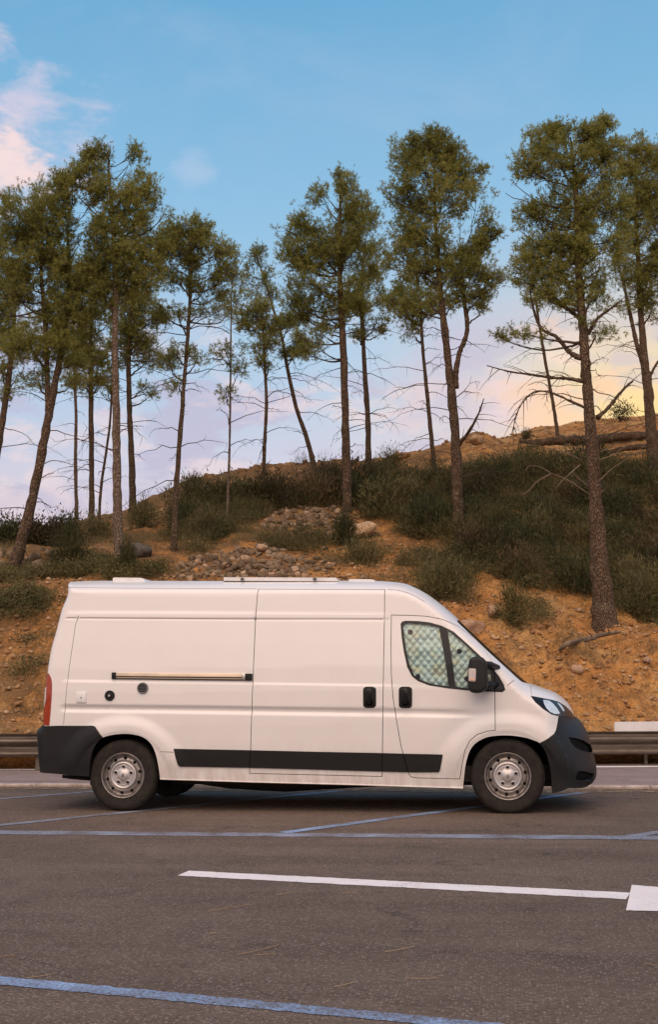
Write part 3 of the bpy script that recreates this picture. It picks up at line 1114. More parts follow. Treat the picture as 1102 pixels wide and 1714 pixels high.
def side_px(px, py, it=14, full=True):
    """point of the near flank under a point of the picture -> (x, z)"""
    Y = 0.0
    for _ in range(it):
        P = at_y(px, py, Y)
        s = S(np.array([P[0]]), np.array([P[2]]), False)[0] if full else float(S0(P[2]))
        Y = 0.5 * Y + 0.5 * (YC - s)
    return P[0], P[2]


def S_plain(x, z):
    x, z = np.ravel(x).astype(float), np.ravel(z).astype(float)
    d, R, b = edge_dist(x, z)
    t = np.clip(d / R, 0, 1)
    return S0(z) * np.clip(1 - (1 - t) ** 2, 0, 1) ** (1 / b)


DETAIL = None


def S(x, z, detail=True):
    s = S_plain(x, z)
    if detail and DETAIL is not None:
        s = s + DETAIL(np.ravel(x), np.ravel(z)) * np.clip(s / 0.8, 0, 1)
    return s


HUB_R, HUB_F = at_y(205.6, 1301.0, 0.02), at_y(850.8, 1303.6, 0.02)
lin_px = lambda pts: np.array([side_px(*p) for p in pts])
G_lo = lin_px([(112, 1035), (300, 1036), (647, 1037.4)])
G_hi = lin_px([(112, 1025), (300, 1025.6), (647, 1026.8)])
RDG = lin_px([(100, 1139), (400, 1143), (640, 1146.5), (830, 1150)])
BND = lin_px([(97, 1183), (400, 1186.5), (640, 1190), (830, 1193.5)])


def make_detail():
    def f(x, z):
        o = np.zeros_like(x)
        zl = np.interp(x, G_lo[:, 0], G_lo[:, 1])
        zh = np.interp(x, G_hi[:, 0], G_hi[:, 1])
        mx = sstep(G_lo[0, 0] - .02, G_lo[0, 0] + .02, x) * (1 - sstep(G_lo[-1, 0] - .01, G_lo[-1, 0] + .01, x))
        o -= mx * 0.010 * np.exp(-((z - zl) / 0.009) ** 2)
        o -= mx * 0.004 * np.exp(-((z - zh) / 0.008) ** 2)
        o += mx * 0.004 * sstep(0, 0.012, z - zl) * (1 - sstep(0, 0.012, z - zh))
        zr = np.interp(x, RDG[:, 0], RDG[:, 1])
        m2 = sstep(RDG[0, 0] - .02, RDG[0, 0] + .12, x) * (1 - 0.85 * sstep(RDG[2, 0] - 0.1, RDG[2, 0] + 0.25, x))
        o += m2 * 0.009 * (1 - sstep(-0.022, 0.014, z - zr))
        zb = np.interp(x, BND[:, 0], BND[:, 1])
        m3 = sstep(BND[0, 0] - .02, BND[0, 0] + .15, x) * (1 - sstep(BND[3, 0] - 0.55, BND[3, 0] - 0.1, x))
        o -= m3 * 0.014 * (1 - sstep(-0.004, 0.040, z - zb)) * sstep(-0.06, -0.02, z - zb) 
        o += m3 * 0.005 * (1 - sstep(-0.075, -0.02, z - zb))
        o -= m2 * 0.009 * (1 - sstep(-0.02, 0.03, z - zb))
        for hub, r0, r1 in ((HUB_R, 0.55, 0.70), (HUB_F, 0.56, 0.73)):
            r = np.hypot((x - hub[0]) * 0.93, z - hub[2] + 0.02)
            a = (1 - sstep(r0, r1, r)) * sstep(hub[2] - 0.05, hub[2] + 0.2, z)
            o += 0.026 * a
            o -= 0.012 * (1 - sstep(0.46, 0.52, r)) * sstep(hub[2] - 0.05, hub[2] + 0.2, z)
        return o
    return f


DETAIL = make_detail()


def normals_at(x, z, fn=None):
    e = 0.0015
    S = globals()['S'] if fn is None else (lambda a, c: globals()['S'](a, c) + fn(np.stack([a, c], 1)))
    sx = (S(x + e, z) - S(x - e, z)) / (2 * e)
    sz = (S(x, z + e) - S(x, z - e)) / (2 * e)
    n = np.stack([-sx, -np.ones_like(sx), -sz], 1)
    return n / np.linalg.norm(n, axis=1)[:, None]


def pip(P, poly):
    """points in polygon"""
    x, y = P[:, 0], P[:, 1]
    r = np.zeros(len(P), bool)
    n = len(poly)
    for i in range(n):
        x0, y0 = poly[i]
        x1, y1 = poly[(i + 1) % n]
        if y0 == y1:
            continue
        c = ((y0 > y) != (y1 > y)) & (x < (x1 - x0) * (y - y0) / (y1 - y0) + x0)
        r ^= c
    return r


def poly_px(pts, sm=0):
    P = lin_px(pts)
    return smooth_line(P, sm) if sm else P


def inset(poly, d):
    """offset a closed polygon inwards by d"""
    P = np.asarray(poly, float)
    A = 0.5 * np.sum(P[:, 0] * np.roll(P[:, 1], -1) - np.roll(P[:, 0], -1) * P[:, 1])
    sg = 1 if A > 0 else -1
    e = np.roll(P, -1, 0) - P
    e /= np.linalg.norm(e, axis=1)[:, None] + 1e-12
    n = np.stack([-e[:, 1], e[:, 0]], 1) * sg
    n0 = np.roll(n, 1, 0)
    m = n + n0
    m /= (m * n).sum(1)[:, None] + 1e-9
    ln = np.linalg.norm(m, axis=1)
    m[ln > 2.5] *= (2.5 / ln[ln > 2.5])[:, None]
    return P + m * d


def strip_poly(pts, w):
    """thin closed polygon round a polyline"""
    P = np.asarray(pts, float)
    T = np.gradient(P, axis=0)
    T /= np.linalg.norm(T, axis=1)[:, None]
    n = np.stack([-T[:, 1], T[:, 0]], 1) * w / 2
    return np.vstack([P + n, (P - n)[::-1]])


bottom_px = [(951.4, 1318.9), (939.4, 1324.6), (925.4, 1327.0), (915, 1326), (776, 1318.2), (600, 1312.6), (420, 1308), (268, 1303.2), (150, 1299), (100, 1295.3)]
OUT = np.vstack([CHX, lin_px(bottom_px)])
ARCH_R = poly_px([(149, 1320), (150, 1297.4), (152, 1275.4), (156.5, 1256), (164.5, 1242), (173.2, 1234.3), (191.7, 1229.5), (215.7, 1228.3), (239.6, 1233.5), (254.5, 1246.5), (263, 1268), (267.6, 1299.4), (268, 1325)], 4)
ARCH_F = poly_px([(775.7, 1340), (775.9, 1317.4), (777.7, 1299.4), (780.2, 1279.4), (786, 1259), (795.6, 1245), (811.6, 1235.5), (829.6, 1231.5), (855.5, 1231), (879.5, 1234.4), (895.5, 1239.5), (904, 1243.8), (913.5, 1257), (919.6, 1276), (923.4, 1299.4), (926, 1345)], 4)
DOOR_S = poly_px([(432.5, 985.6), (427.3, 1035.8), (423, 1145), (419.3, 1251), (417.4, 1295), (530, 1297.6), (640.8, 1300.3), (642.2, 1185), (644.5, 1038), (645.5, 986.4)])
DOOR_F = poly_px([(655, 1028.9), (690, 1029.6), (715.8, 1031), (739.7, 1035.9), (753, 1041), (767.7, 1047.8), (791.7, 1065.8), (815.6, 1091.8), (825.6, 1107.7), (828.9, 1119.7), (829.6, 1151.7), (830.4, 1222.8),
                  (815.6, 1224.5), (799.6, 1230), (787.7, 1240), (779.7, 1255.7), (774.9, 1279.4), (770.9, 1304.4), (735, 1303.6), (697.8, 1302.6), (688, 1300.6), (684, 1295), (679.9, 1279.4), (671.9, 1251.5), (663.9, 1207.5), (657.9, 1167.6), (654.9, 1127.7), (654.5, 1079.8)])
RING_S = inset(DOOR_S, 0.007)
RING_F = inset(DOOR_F, 0.007)
WIN = poly_px([(671, 1044.5), (673.5, 1040.6), (679.9, 1039), (700, 1039.6), (719.8, 1041.8), (739.7, 1047.3), (759.7, 1057.3), (783.7, 1078.5), (803.6, 1097), (823.6, 1117.2), (836, 1131.7), (844.4, 1146.3), (846.6, 1154.6),
               (841.6, 1158.4), (815, 1157.6), (783.7, 1155.6), (751.7, 1152.4), (719.8, 1147.4), (699.8, 1139.7), (689.8, 1131.5), (681.9, 1115.7), (676.7, 1091.8), (673, 1067.8)])
PANE_A = poly_px([(675.3, 1049), (677, 1044.4), (682, 1042.8), (700, 1043.6), (718, 1045.6), (735.6, 1049.8), (740.8, 1078), (746, 1106), (751.6, 1148.6), (735, 1146.8), (719.8, 1143.8), (702, 1137), (693.6, 1130), (686, 1114.7), (680.6, 1091.2), (677, 1067)])
PANE_B = poly_px([(749, 1053.5), (758, 1060.3), (782, 1081.5), (802, 1100.2), (819, 1117.6), (826, 1127), (827.2, 1154.4), (800, 1153.2), (783.7, 1151.8), (763.2, 1149.6), (757.5, 1106), (753, 1078)])
STRIP = poly_px([(291.3, 1253.2), (417.5, 1255.6), (530, 1258.2), (642, 1260.4), (676, 1261.4), (741.8, 1262.8), (741.2, 1268), (737.5, 1288), (735.3, 1292), (690, 1292.4), (642, 1291.2), (530, 1287.8), (417.5, 1284.8), (302.6, 1282.8), (299, 1280.5), (295.5, 1270)])
BUMP_R = poly_px([(40, 1214.9), (66.8, 1214.7), (100, 1214.6), (156, 1214.9), (160, 1216), (173.5, 1234.6), (164.5, 1248), (156, 1300), (140, 1330), (40, 1330)])
BUMP_F = poly_px([(903.2, 1243.9), (916, 1237.2), (928, 1228.2), (931.5, 1222), (934, 1210), (935.9, 1196.8), (948, 1198.8), (959, 1200.9), (965.2, 1202)])
BUMP_F = np.vstack([BUMP_F, [(CHX[:, 0].max() + .1, side_px(965, 1202)[1]), (CHX[:, 0].max() + .1, 0.05), (side_px(900, 1330)[0], 0.05), side_px(906, 1262)]])
TAIL = poly_px([(60, 1119.8), (74.2, 1119.9), (78.5, 1123.3), (82, 1128), (85.5, 1136), (86.7, 1145), (86.5, 1158.4), (85.5, 1175), (84.4, 1189.8), (82.3, 1214.0), (60, 1214.0)])
TAIL_W = poly_px([(69.9, 1151.5), (78.0, 1150), (77.2, 1169), (75, 1183), (71, 1189), (66, 1191), (64, 1175)])
HEAD = poly_px([(888.7, 1164.6), (900, 1166.8), (911.3, 1169), (924, 1171.4), (935, 1174.3), (947, 1181.4), (956.5, 1190.9), (963.2, 1200.4), (959, 1200.4), (948, 1198.4), (936.3, 1196.5), (934, 1198.6), (923.2, 1195.4), (909, 1186), (897, 1175.8)])
LENS = poly_px([(909.8, 1171.4), (915, 1171.6), (921, 1173), (927, 1177.5), (933, 1184.5), (938.5, 1193.4), (936, 1195.2), (930, 1195.2), (922, 1192), (915, 1185), (911.5, 1178)])
_i0 = np.abs(CHX - at_y(766, 1034, .5)[[0, 2]]).sum(1).argmin()
_i1 = np.abs(CHX - at_y(889, 1143.6, .6)[[0, 2]]).sum(1).argmin()
_c = CHX[_i0:_i1 + 1]
_t = np.gradient(_c, axis=0)
_t /= np.linalg.norm(_t, axis=1)[:, None]
_n = np.stack([_t[:, 1], -_t[:, 0]], 1)
_k = np.linspace(0, 1, len(_c))[:, None]
SCREEN = np.vstack([_c + _n * np.clip(_k * 30, 0, 1) * np.clip((1 - _k) * 12, 0.15, 1) * (0.036 + 0.012 * _k), (_c - _n * 0.05)[::-1]])
HOOD_LINE = lin_px([(876, 1135.5), (884, 1141), (888.2, 1146), (889.6, 1164.2)])
LENS_B = poly_px([(932.5, 1175.6), (938.5, 1178), (943, 1183.5), (946.6, 1190.5), (943.4, 1190.2), (938.5, 1183)])
GRILLE = poly_px([(951.5, 1234.6), (962, 1236), (975, 1239.5), (987.5, 1246.5), (992, 1258.8), (985, 1259.6), (972, 1256.6), (962, 1251.2), (955.6, 1244)])
FOG = poly_px([(967.5, 1291), (978, 1291.5), (994.2, 1295), (993, 1301), (988.5, 1306.5), (977, 1306.8), (963.5, 1304.8), (963, 1301)])
thin = [strip_poly(lin_px(p), w) for p, w in (
    ([(131.5, 1030), (126, 1045), (121, 1080), (114, 1130), (110, 1170), (106, 1213)], .006),
    ([(113, 984), (200, 984.4), (330, 985), (430, 985.6)], .006),
    ([(649, 986.5), (668, 988), (684, 992.6), (697, 998.5), (712, 1008)], .006),
    ([(268.5, 1258.1), (280, 1258.4), (291, 1258.8)], .006),
    ([(849.8, 1147.5), (856, 1142.6), (862, 1138)], .006),
    ([(888.8, 1146.5), (889.8, 1155), (891.0, 1162.5)], .006))]


def van_shell():
    pts, edges = [], []

    def add_poly(P, closed=True):
        P = np.asarray(P, float)
        Q = []
        for i in range(len(P)):
            p, q = P[i], P[(i + 1) % len(P)]
            k = max(1, int(math.hypot(*(q - p)) / 0.03))
            Q += [p * (1 - j / k) + q * (j / k) for j in range(k)]
        P = Q
        b = len(pts)
        pts.extend([tuple(p) for p in P])
        n = len(P)
        for i in range(n if closed else n - 1):
            edges.append((b + i, b + (i + 1) % n))
    polys = [OUT, ARCH_R, ARCH_F, DOOR_S, RING_S, DOOR_F, RING_F, WIN, PANE_A, PANE_B, STRIP, BUMP_R, BUMP_F, TAIL, TAIL_W, HEAD, LENS, LENS_B, SCREEN, GRILLE, FOG] + thin
    for P in polys:
        add_poly(P)
    # interior points: a grid that follows the body's rake, plus rows hugging the outline
    x0, z0 = OUT.min(0)
    x1, z1 = OUT.max(0)
    rk = (RDG[-1, 1] - RDG[0, 1]) / (RDG[-1, 0] - RDG[0, 0])
    zs = set(np.round(np.arange(z0 - .1, z1 + .2, 0.035), 3))
    for ref in (RDG[0, 1] - rk * RDG[0, 0], BND[0, 1] - rk * BND[0, 0], G_lo[0, 1] - rk * G_lo[0, 0]):
        zs |= set(np.round(ref + np.arange(-0.09, 0.06, 0.012), 3))
    g = np.array([(x, z + rk * x) for z in sorted(zs) for x in np.arange(x0, x1, 0.045)])
    fine = []
    for hub in (HUB_R, HUB_F):
        for r in np.arange(0.46, 0.78, 0.02):
            for a in np.radians(np.arange(-5, 186, 4)):
                fine.append((hub[0] + r * math.cos(a) / 0.93, hub[2] - 0.02 + r * math.sin(a)))
    g = np.vstack([g, fine])
    d, R, b = edge_dist(g[:, 0], g[:, 1])
    g = g[pip(g, OUT) & (d > 0.05)]
    hug = []
    T = np.gradient(CHX, axis=0)
    T /= np.linalg.norm(T, axis=1)[:, None] + 1e-9
    Nn = np.stack([T[:, 1], -T[:, 0]], 1)
    for off in (0.0006, 0.002, 0.004, 0.007, 0.011, 0.016, 0.022, 0.030, 0.040, 0.052, 0.07, 0.095, 0.125, 0.16, 0.21, 0.27, 0.34):
        q = CHX + Nn * off
        q = q[pip(q, OUT)]
        dd, RR, _ = edge_dist(q[:, 0], q[:, 1])
        hug.append(q[(dd > off * 0.85) & (off < RR * 1.05)])
    g = np.vstack([g] + hug)
    pts.extend([tuple(p) for p in g])
    vs, es, fs, *_ = delaunay_2d_cdt([Vector((p[0], p[1])) for p in pts], edges, [], 0, 1e-5, False)
    V2 = np.array([(v.x, v.y) for v in vs])
    T3 = np.array([f[:] for f in fs if len(f) == 3])
    c = V2[T3].mean(1)
    inside = pip(c, OUT) & ~pip(c, ARCH_R) & ~pip(c, ARCH_F)
    T3, c = T3[inside], c[inside]
    lab = np.full(len(c), 'body', dtype='U16')
    dS, dF = pip(c, DOOR_S), pip(c, DOOR_F)
    lab[dS] = 'slide'
    lab[dF] = 'door'
    hood_x = np.interp(c[:, 1], HOOD_LINE[::-1, 1], HOOD_LINE[::-1, 0])
    st = pip(c, STRIP)
    lab[st & (lab == 'body') & (c[:, 0] < side_px(500, 1270)[0])] = 'trim_rear'
    lab[st & (lab == 'body')] = 'trim_pillar'
    lab[st & dS] = 'trim_slide'
    lab[st & dF] = 'trim_door'
    lab[pip(c, WIN)] = 'frame'
    lab[pip(c, PANE_A)] = 'pane_a'
    lab[pip(c, PANE_B)] = 'pane_b'
    lab[pip(c, BUMP_R)] = 'bump_r'
    bf = pip(c, BUMP_F)
    lab[bf] = 'bump_f'
    lab[bf & pip(c, GRILLE)] = 'grille'
    lab[bf & pip(c, FOG)] = 'fog'
    lab[pip(c, SCREEN)] = 'screen'
    lab[pip(c, TAIL)] = 'tail'
    lab[pip(c, TAIL_W)] = 'tail_w'
    lab[pip(c, HEAD)] = 'head'
    lab[pip(c, LENS)] = 'lens'
    lab[pip(c, LENS_B)] = 'lens_b'
    dead = (dS & ~pip(c, RING_S)) | (dF & ~pip(c, RING_F))
    for P in thin:
        dead |= pip(c, P)
    lab[dead] = 'gap'
    Sv = S(V2[:, 0], V2[:, 1])
    Nv = normals_at(V2[:, 0], V2[:, 1])
    dd, RR, _ = edge_dist(V2[:, 0], V2[:, 1])
    Sv[dd < 1e-4] = 0.0
    on = np.nonzero(dd < 1e-3)[0]                                  # the crest where the two halves meet: no sideways slope
    for i in on:
        k = ((CHX - V2[i]) ** 2).sum(1).argmin()
        Nv[i] = (-Nn[k, 0], -0.02, -Nn[k, 1])

    # each panel: lifted onto the flank, mirrored to the far side, with a turned-in edge
    near_edge = edge_dist(c[:, 0], c[:, 1])[0] < 0.09

    def panel(name, labels, mat, off=0.0, parent=VAN, both=True, rim=0.014, sides=(1,), fn=None, inner=False):
        sel = np.isin(lab, labels)
        if inner:
            sel &= ~near_edge
        t = T3[sel]
        if not len(t):
            return None
        u, inv = np.unique(t, return_inverse=True)
        t = inv.reshape(-1, 3)
        P2, s, n = V2[u], Sv[u].copy(), Nv[u].copy()
        if fn is not None:
            s = s + fn(P2)
            inner_pts = s > 0.12
            n[inner_pts] = normals_at(P2[inner_pts, 0], P2[inner_pts, 1], fn)
        # counter-clockwise seen from the near side
        a, b_, c_ = P2[t[:, 0]], P2[t[:, 1]], P2[t[:, 2]]
        ar = (b_[:, 0] - a[:, 0]) * (c_[:, 1] - a[:, 1]) - (b_[:, 1] - a[:, 1]) * (c_[:, 0] - a[:, 0])
        t[ar < 0] = t[ar < 0][:, ::-1]
        e = np.concatenate([t[:, [0, 1]], t[:, [1, 2]], t[:, [2, 0]]])
        key = {}
        for p, q in e:
            key[(p, q)] = 1
        bd = np.array([(p, q) for p, q in e if (q, p) not in key])
        on_edge = s < 1e-3
        if len(bd):
            bd = bd[~(on_edge[bd[:, 0]] & on_edge[bd[:, 1]])]
        res = []
        for side in sides:
            Vv = np.stack([P2[:, 0], YC - s, P2[:, 1]], 1) + n * off
            Nn_ = n.copy()
            tt = t.copy()
            VV, NN, TT = [Vv], [Nn_], [tt]
            if len(bd) and rim:
                m = len(Vv)
                p, q = bd[:, 0], bd[:, 1]
                w0 = np.concatenate([Vv[p], Vv[q], Vv[q] - n[q] * (rim + off), Vv[p] - n[p] * (rim + off)])
                k = len(p)
                ev = Vv[q] - Vv[p]
                rn = np.cross(ev, n[p])
                rn /= np.linalg.norm(rn, axis=1)[:, None] + 1e-9
                i = np.arange(k)
                VV.append(w0)
                NN.append(np.tile(rn, (4, 1)))
                TT.append(np.concatenate([np.stack([m + i, m + 3 * k + i, m + 2 * k + i], 1), np.stack([m + i, m + 2 * k + i, m + k + i], 1)]))
            VV, NN, TT = np.concatenate(VV), np.concatenate(NN), np.concatenate(TT)
            VM, NM, TM = VV * [1, -1, 1] + [0, 2 * YC, 0], NN * [1, -1, 1], TT[:, ::-1]
            if both:
                TT = np.concatenate([TT, TM + len(VV)])
                VV, NN = np.concatenate([VV, VM]), np.concatenate([NN, NM])
            elif side < 0:
                VV, NN, TT = VM, NM, TM
            o = obj(name, VV, TT.astype(int), mat, parent, True)
            o.data.normals_split_custom_set_from_vertices([tuple(x) for x in NN])
            res.append(o)
        return res[0] if len(res) == 1 else res

    panel('body', ['body'], M['paint'])
    sl = panel('sliding_door', ['slide'], M['paint'], both=False)
    sl2 = panel('side_panel', ['slide'], M['paint'], both=False, sides=(-1,))
    dn = panel('front_door', ['door'], M['paint'], both=False)
    df = panel('front_door', ['door'], M['paint'], both=False, sides=(-1,))
    for sd_ in (1, -1):
        for nm in ('trim_rear', 'trim_pillar'):
            panel('rubbing_strip', [nm], M['black_plastic'], 0.012, both=False, sides=(sd_,))
    panel('rubbing_strip', ['trim_slide'], M['black_plastic'], 0.012, sl, both=False)
    panel('rubbing_strip', ['trim_slide'], M['black_plastic'], 0.012, sl2, both=False, sides=(-1,))
    panel('rear_bumper', ['bump_r'], M['bumper_plastic'], 0.018, rim=0.03)
    fbz = lin_px([(903, 1243), (928, 1229), (947, 1262), (953, 1298)])
    fb = panel('front_bumper', ['bump_f'], M['bumper_plastic'], 0.012, rim=0.03,
               fn=lambda P: -0.026 * sstep(-0.012, 0.012, P[:, 0] - np.interp(-P[:, 1], -fbz[1:, 1], fbz[1:, 0])))
    panel('air_intake', ['grille'], M['dark_inside'], -0.026, fb, rim=-0.0)
    panel('fog_lamp_recess', ['fog'], M['dark_inside'], -0.024, fb, rim=-0.0, both=False)
    panel('fog_lamp_recess', ['fog'], M['dark_inside'], -0.024, fb, rim=-0.0, both=False, sides=(-1,))
    panel('windscreen', ['screen'], M['windscreen'], -0.003)
    tl = panel('tail_light', ['tail'], M['tail_red'], 0.006, both=False)
    panel('reversing_lens', ['tail_w'], M['lens_white'], 0.007, tl, both=False)
    tl = panel('tail_light', ['tail'], M['tail_red'], 0.006, both=False, sides=(-1,))
    panel('reversing_lens', ['tail_w'], M['lens_white'], 0.007, tl, both=False, sides=(-1,))
    for sd_ in (1, -1):
        hl = panel('headlight', ['head'], M['gloss_black'], 0.002, both=False, sides=(sd_,))
        panel('headlight_lens', ['lens'], M['lamp_chrome'], 0.0, hl, both=False, sides=(sd_,))
        panel('indicator_lens', ['lens_b'], M['lamp_chrome'], 0.0, hl, both=False, sides=(sd_,))
        dr = dn if sd_ == 1 else df
        panel('rubbing_strip', ['trim_door'], M['black_plastic'], 0.012, dr, both=False, sides=(sd_,))
        panel('window_frame', ['frame'], M['gloss_black'], 0.003, dr, both=False, sides=(sd_,))
        panel('window_pane', ['pane_a'], M['glass'], -0.003, dr, both=False, sides=(sd_,), rim=0)
        panel('window_pane', ['pane_b'], M['glass'], -0.003, dr, both=False, sides=(sd_,), rim=0)
    # dark inner skin behind the gaps, and the floor
    panel('inner_structure', ['body', 'slide', 'door', 'trim_rear', 'trim_pillar', 'trim_slide', 'trim_door', 'gap', 'bump_r', 'bump_f', 'grille', 'fog', 'tail', 'tail_w', 'head', 'lens', 'lens_b'], M['dark_inside'], -0.018, rim=0.0, inner=True)


van_shell()


def screens():
    """quilted silver thermal screens inside the cab windows, held by suction cups"""
    for poly, cups in ((PANE_A, [(687, 1057.5), (699.5, 1132.5)]), (PANE_B, [(769.5, 1089.5), (782, 1136)])):
        P = inset(poly, -0.015)
        x0, z0 = P.min(0)
        x1, z1 = P.max(0)
        st = 0.009
        X, Z = np.meshgrid(np.arange(x0, x1 + st, st), np.arange(z0, z1 + st, st))
        q = 0.066
        u = (X * 0.86 + Z * 0.72) / q
        v = (X * 0.86 - Z * 0.72) / q
        puff = np.sqrt(np.abs(np.sin(math.pi * u) * np.sin(math.pi * v)))
        wr = 0.012 * fbm(X.ravel() * 6, Z.ravel() * 6, 3).reshape(X.shape)
        s = S(X.ravel(), Z.ravel(), False).reshape(X.shape)
        Y = YC - s + 0.043 - 0.0065 * puff + wr
        keep = pip(np.stack([X.ravel(), Z.ravel()], 1), P).reshape(X.shape)
        idx = np.arange(X.size).reshape(X.shape)
        f = np.stack([idx[:-1, :-1], idx[:-1, 1:], idx[1:, 1:], idx[1:, :-1]], -1).reshape(-1, 4)
        f = f[keep.ravel()[f].all(1)]
        us, inv = np.unique(f, return_inverse=True)
        V = np.stack([X.ravel(), Y.ravel(), Z.ravel()], 1)[us]
        scr = obj('thermal_screen', V, inv.reshape(-1, 4), M['quilt'], VAN, True)
        for px, py in cups:
            x, z = side_px(px, py)
            y = YC - float(S(np.array([x]), np.array([z]), False)[0]) + 0.012
            MB().lathe([(0.0, 0.0), (0.016, 0.002), (0.024, 0.008), (0.026, 0.014), (0.0, 0.02)], (x, y, z), 16).obj('suction_cup', M['black_plastic'], scr, True)


screens()


def pad(name, pts_px, out, mat, parent, bevel=0.008, base=-0.01, sm=3, off=0.0, side=1):
    """raised plate with a bevelled edge lying on the flank"""
    P = lin_px(pts_px)
    if sm:
        P = smooth_line(np.vstack([P, P[:1]]), sm)[:-1]
    rings = []
    for d, h in ((0, base), (0, out - bevel), (bevel * 0.4, out - bevel * 0.25), (bevel, out)):
        Q = inset(P, d)
        y = YC - S(P[:, 0], P[:, 1], False) - h - off
        rings.append(np.stack([Q[:, 0], y, Q[:, 1]], 1))
    if side < 0:
        rings = [r * [1, -1, 1] + [0, 2 * YC, 0] for r in rings]
    o = MB().loft(rings, cap=True).obj(name, mat, parent)
    return sharp(o, 40)


def rr(x0, y0, x1, y1, r=3.0, tilt=0.0):
    """rounded rectangle, in picture points"""
    p = []
    for cx_, cy_, a0 in ((x1 - r, y0 + r, -90), (x1 - r, y1 - r, 0), (x0 + r, y1 - r, 90), (x0 + r, y0 + r, 180)):
        for t in (0, 30, 60, 90):
            a = math.radians(a0 + t)
            p.append((cx_ + r * math.cos(a), cy_ + r * math.sin(a)))
    return p


def find(name, k=0):
    return [o for o in VAN.children if o.name.split('.')[0] == name][k]


def van_fittings():
    sl, dn, df = find('sliding_door'), find('front_door'), find('front_door', 1)
    for par, x0, side in ((sl, 608.2, 1), (dn, 668.2, 1), (df, 668.2, -1)):
        h = pad('door_handle', rr(x0, 1149.3, x0 + 22, 1185, 6), 0.016, M['black_plastic'], par, side=side)
        b = WORLD_LOC[par.name]
        if side > 0:
            pad('handle_grip', rr(x0 + 6.5, 1152.5, x0 + 14.5, 1178, 3.4), 0.040, M['gloss_black'], par, 0.005)
            pad('handle_cup', rr(x0 + 4.5, 1170.5, x0 + 17.5, 1181.5, 4), 0.0185, M['dark_inside'], par, 0.002)
    # sliding-door rail on the rear flank
    rl = pad('door_rail', [(188, 1126.0), (300, 1127.0), (421.5, 1128), (422.3, 1138.6), (300, 1137.3), (188, 1135.8)], 0.016, M['rail_gold'], VAN, 0.003, sm=0)
    pad('rail_groove', [(194, 1131.4), (300, 1132.4), (411, 1133.4), (411, 1135.4), (300, 1134.4), (194, 1133.2)], 0.0185, M['black_plastic'], rl, 0.001, sm=0)
    pad('rail_groove', [(194, 1134.8), (300, 1136.0), (411, 1137.1), (411, 1138.9), (300, 1137.8), (194, 1136.4)], 0.0185, M['black_plastic'], rl, 0.001, sm=0)
    pad('rail_end_cap', [(187.6, 1125.5), (194.6, 1125.5), (194.6, 1136.6), (187.6, 1136.6)], 0.024, M['black_plastic'], rl, 0.003, sm=0)
    pad('rail_end_cap', [(411, 1127.5), (422.8, 1127.6), (422.6, 1139.2), (411, 1139.1)], 0.022, M['black_plastic'], rl, 0.003, sm=0)
    pad('rail_clip', [(404.5, 1127.6), (410.6, 1127.6), (410.6, 1138.2), (408, 1138.2), (407, 1135)], 0.02, M['rail_alu'], rl, 0.002, sm=0)
    # mains inlet, filler cap and fridge vent
    sk = pad('socket_cover', [(128.3, 1158.9), (144.3, 1159.2), (144.5, 1176.2), (128.1, 1176)], 0.022, M['socket_white'], VAN, 0.004, sm=0)
    pad('keyhole', [(135.2, 1166.9), (137.2, 1166.9), (137.2, 1168.9), (135.2, 1168.9)], 0.0235, M['chassis'], sk, 0.0004, sm=0)

    def disc(name, px, py, rpx, prof, mat, par):
        x, z = side_px(px, py)
        y = YC - float(S(np.array([x]), np.array([z]))[0])
        r = rpx / 153.5
        o = MB().lathe([(a * r, -b) for a, b in prof], (x, y, z), 32).obj(name, mat, par)
        return sharp(o, 40), (x, y, z, r)
    fc, (x, y, z, r) = disc('filler_cap', 184, 1164.3, 8.5, [(1.0, -.01), (1.0, .01), (.93, .014), (.5, .014), (.46, .018), (.3, .022), (0, .022)], M['black_plastic'], VAN)
    MB().lathe([(0.013, -.020), (0.012, -.026), (0, -.026)], (x, y, z), 14).obj('cap_lock', M['rail_alu'], fc)
    vt, (x, y, z, r) = disc('fridge_vent', 239.3, 1151.8, 9.3, [(1.0, -.01), (1.0, .012), (.94, .018), (.8, .018), (.78, .008), (0, .008)], M['vent_grey'], VAN)
    for k in range(-2, 3):
        w = math.sqrt(max(0, (0.76 * r) ** 2 - (k * r * 0.27) ** 2))
        MB().box((x, y - 0.010, z + k * r * 0.27), (2 * w, 0.006, r * 0.12)).obj('vent_slot', M['dark_inside'], vt)
    # door mirror: shell, glass side away from the viewer, indicator, arms
    mloc = np.array(at_y(800, 1130, -0.2))
    mir = pad_free('door_mirror', [(785.5, 1107), (787.5, 1102.5), (792.5, 1099.6), (800, 1099), (807, 1099.8), (812.5, 1104), (815.6, 1110), (816.8, 1125), (817.2, 1148), (814, 1154.5), (808, 1158.8), (800, 1160.4), (791.5, 1159.4), (786, 1156), (783.6, 1150), (783.9, 1128)], -0.36, -0.12, M['bumper_plastic'], VAN)
    pad_free('indicator', [(785.2, 1120), (787, 1118.6), (796.5, 1119.4), (797.6, 1121), (797, 1139.6), (795, 1141.2), (786.6, 1140.4), (784.9, 1138.6)], -0.372, -0.33, M['lens_white'], mir, 0.006, sm=0)
    pad_free('indicator_strip', [(786.6, 1136.0), (795.6, 1136.6), (795.2, 1139.4), (787.4, 1138.8)], -0.376, -0.35, M['lens_orange'], mir, 0.002, sm=0)
    for a, b in (((811, 1112), (834, 1117.5)), ((811, 1149), (836, 1146))):
        p, q = at_y(*a, -0.22), at_y(*b, 0.035)
        MB().tube([p, p * .55 + q * .45 + np.array([0, 0, .01]), q], [0.034, 0.036, 0.03], 10).obj('mirror_arm', M['bumper_plastic'], mir, True)
    # the far mirror
    far = mir.copy()
    COL.objects.link(far)
    far.parent = VAN
    me = mir.data.copy()
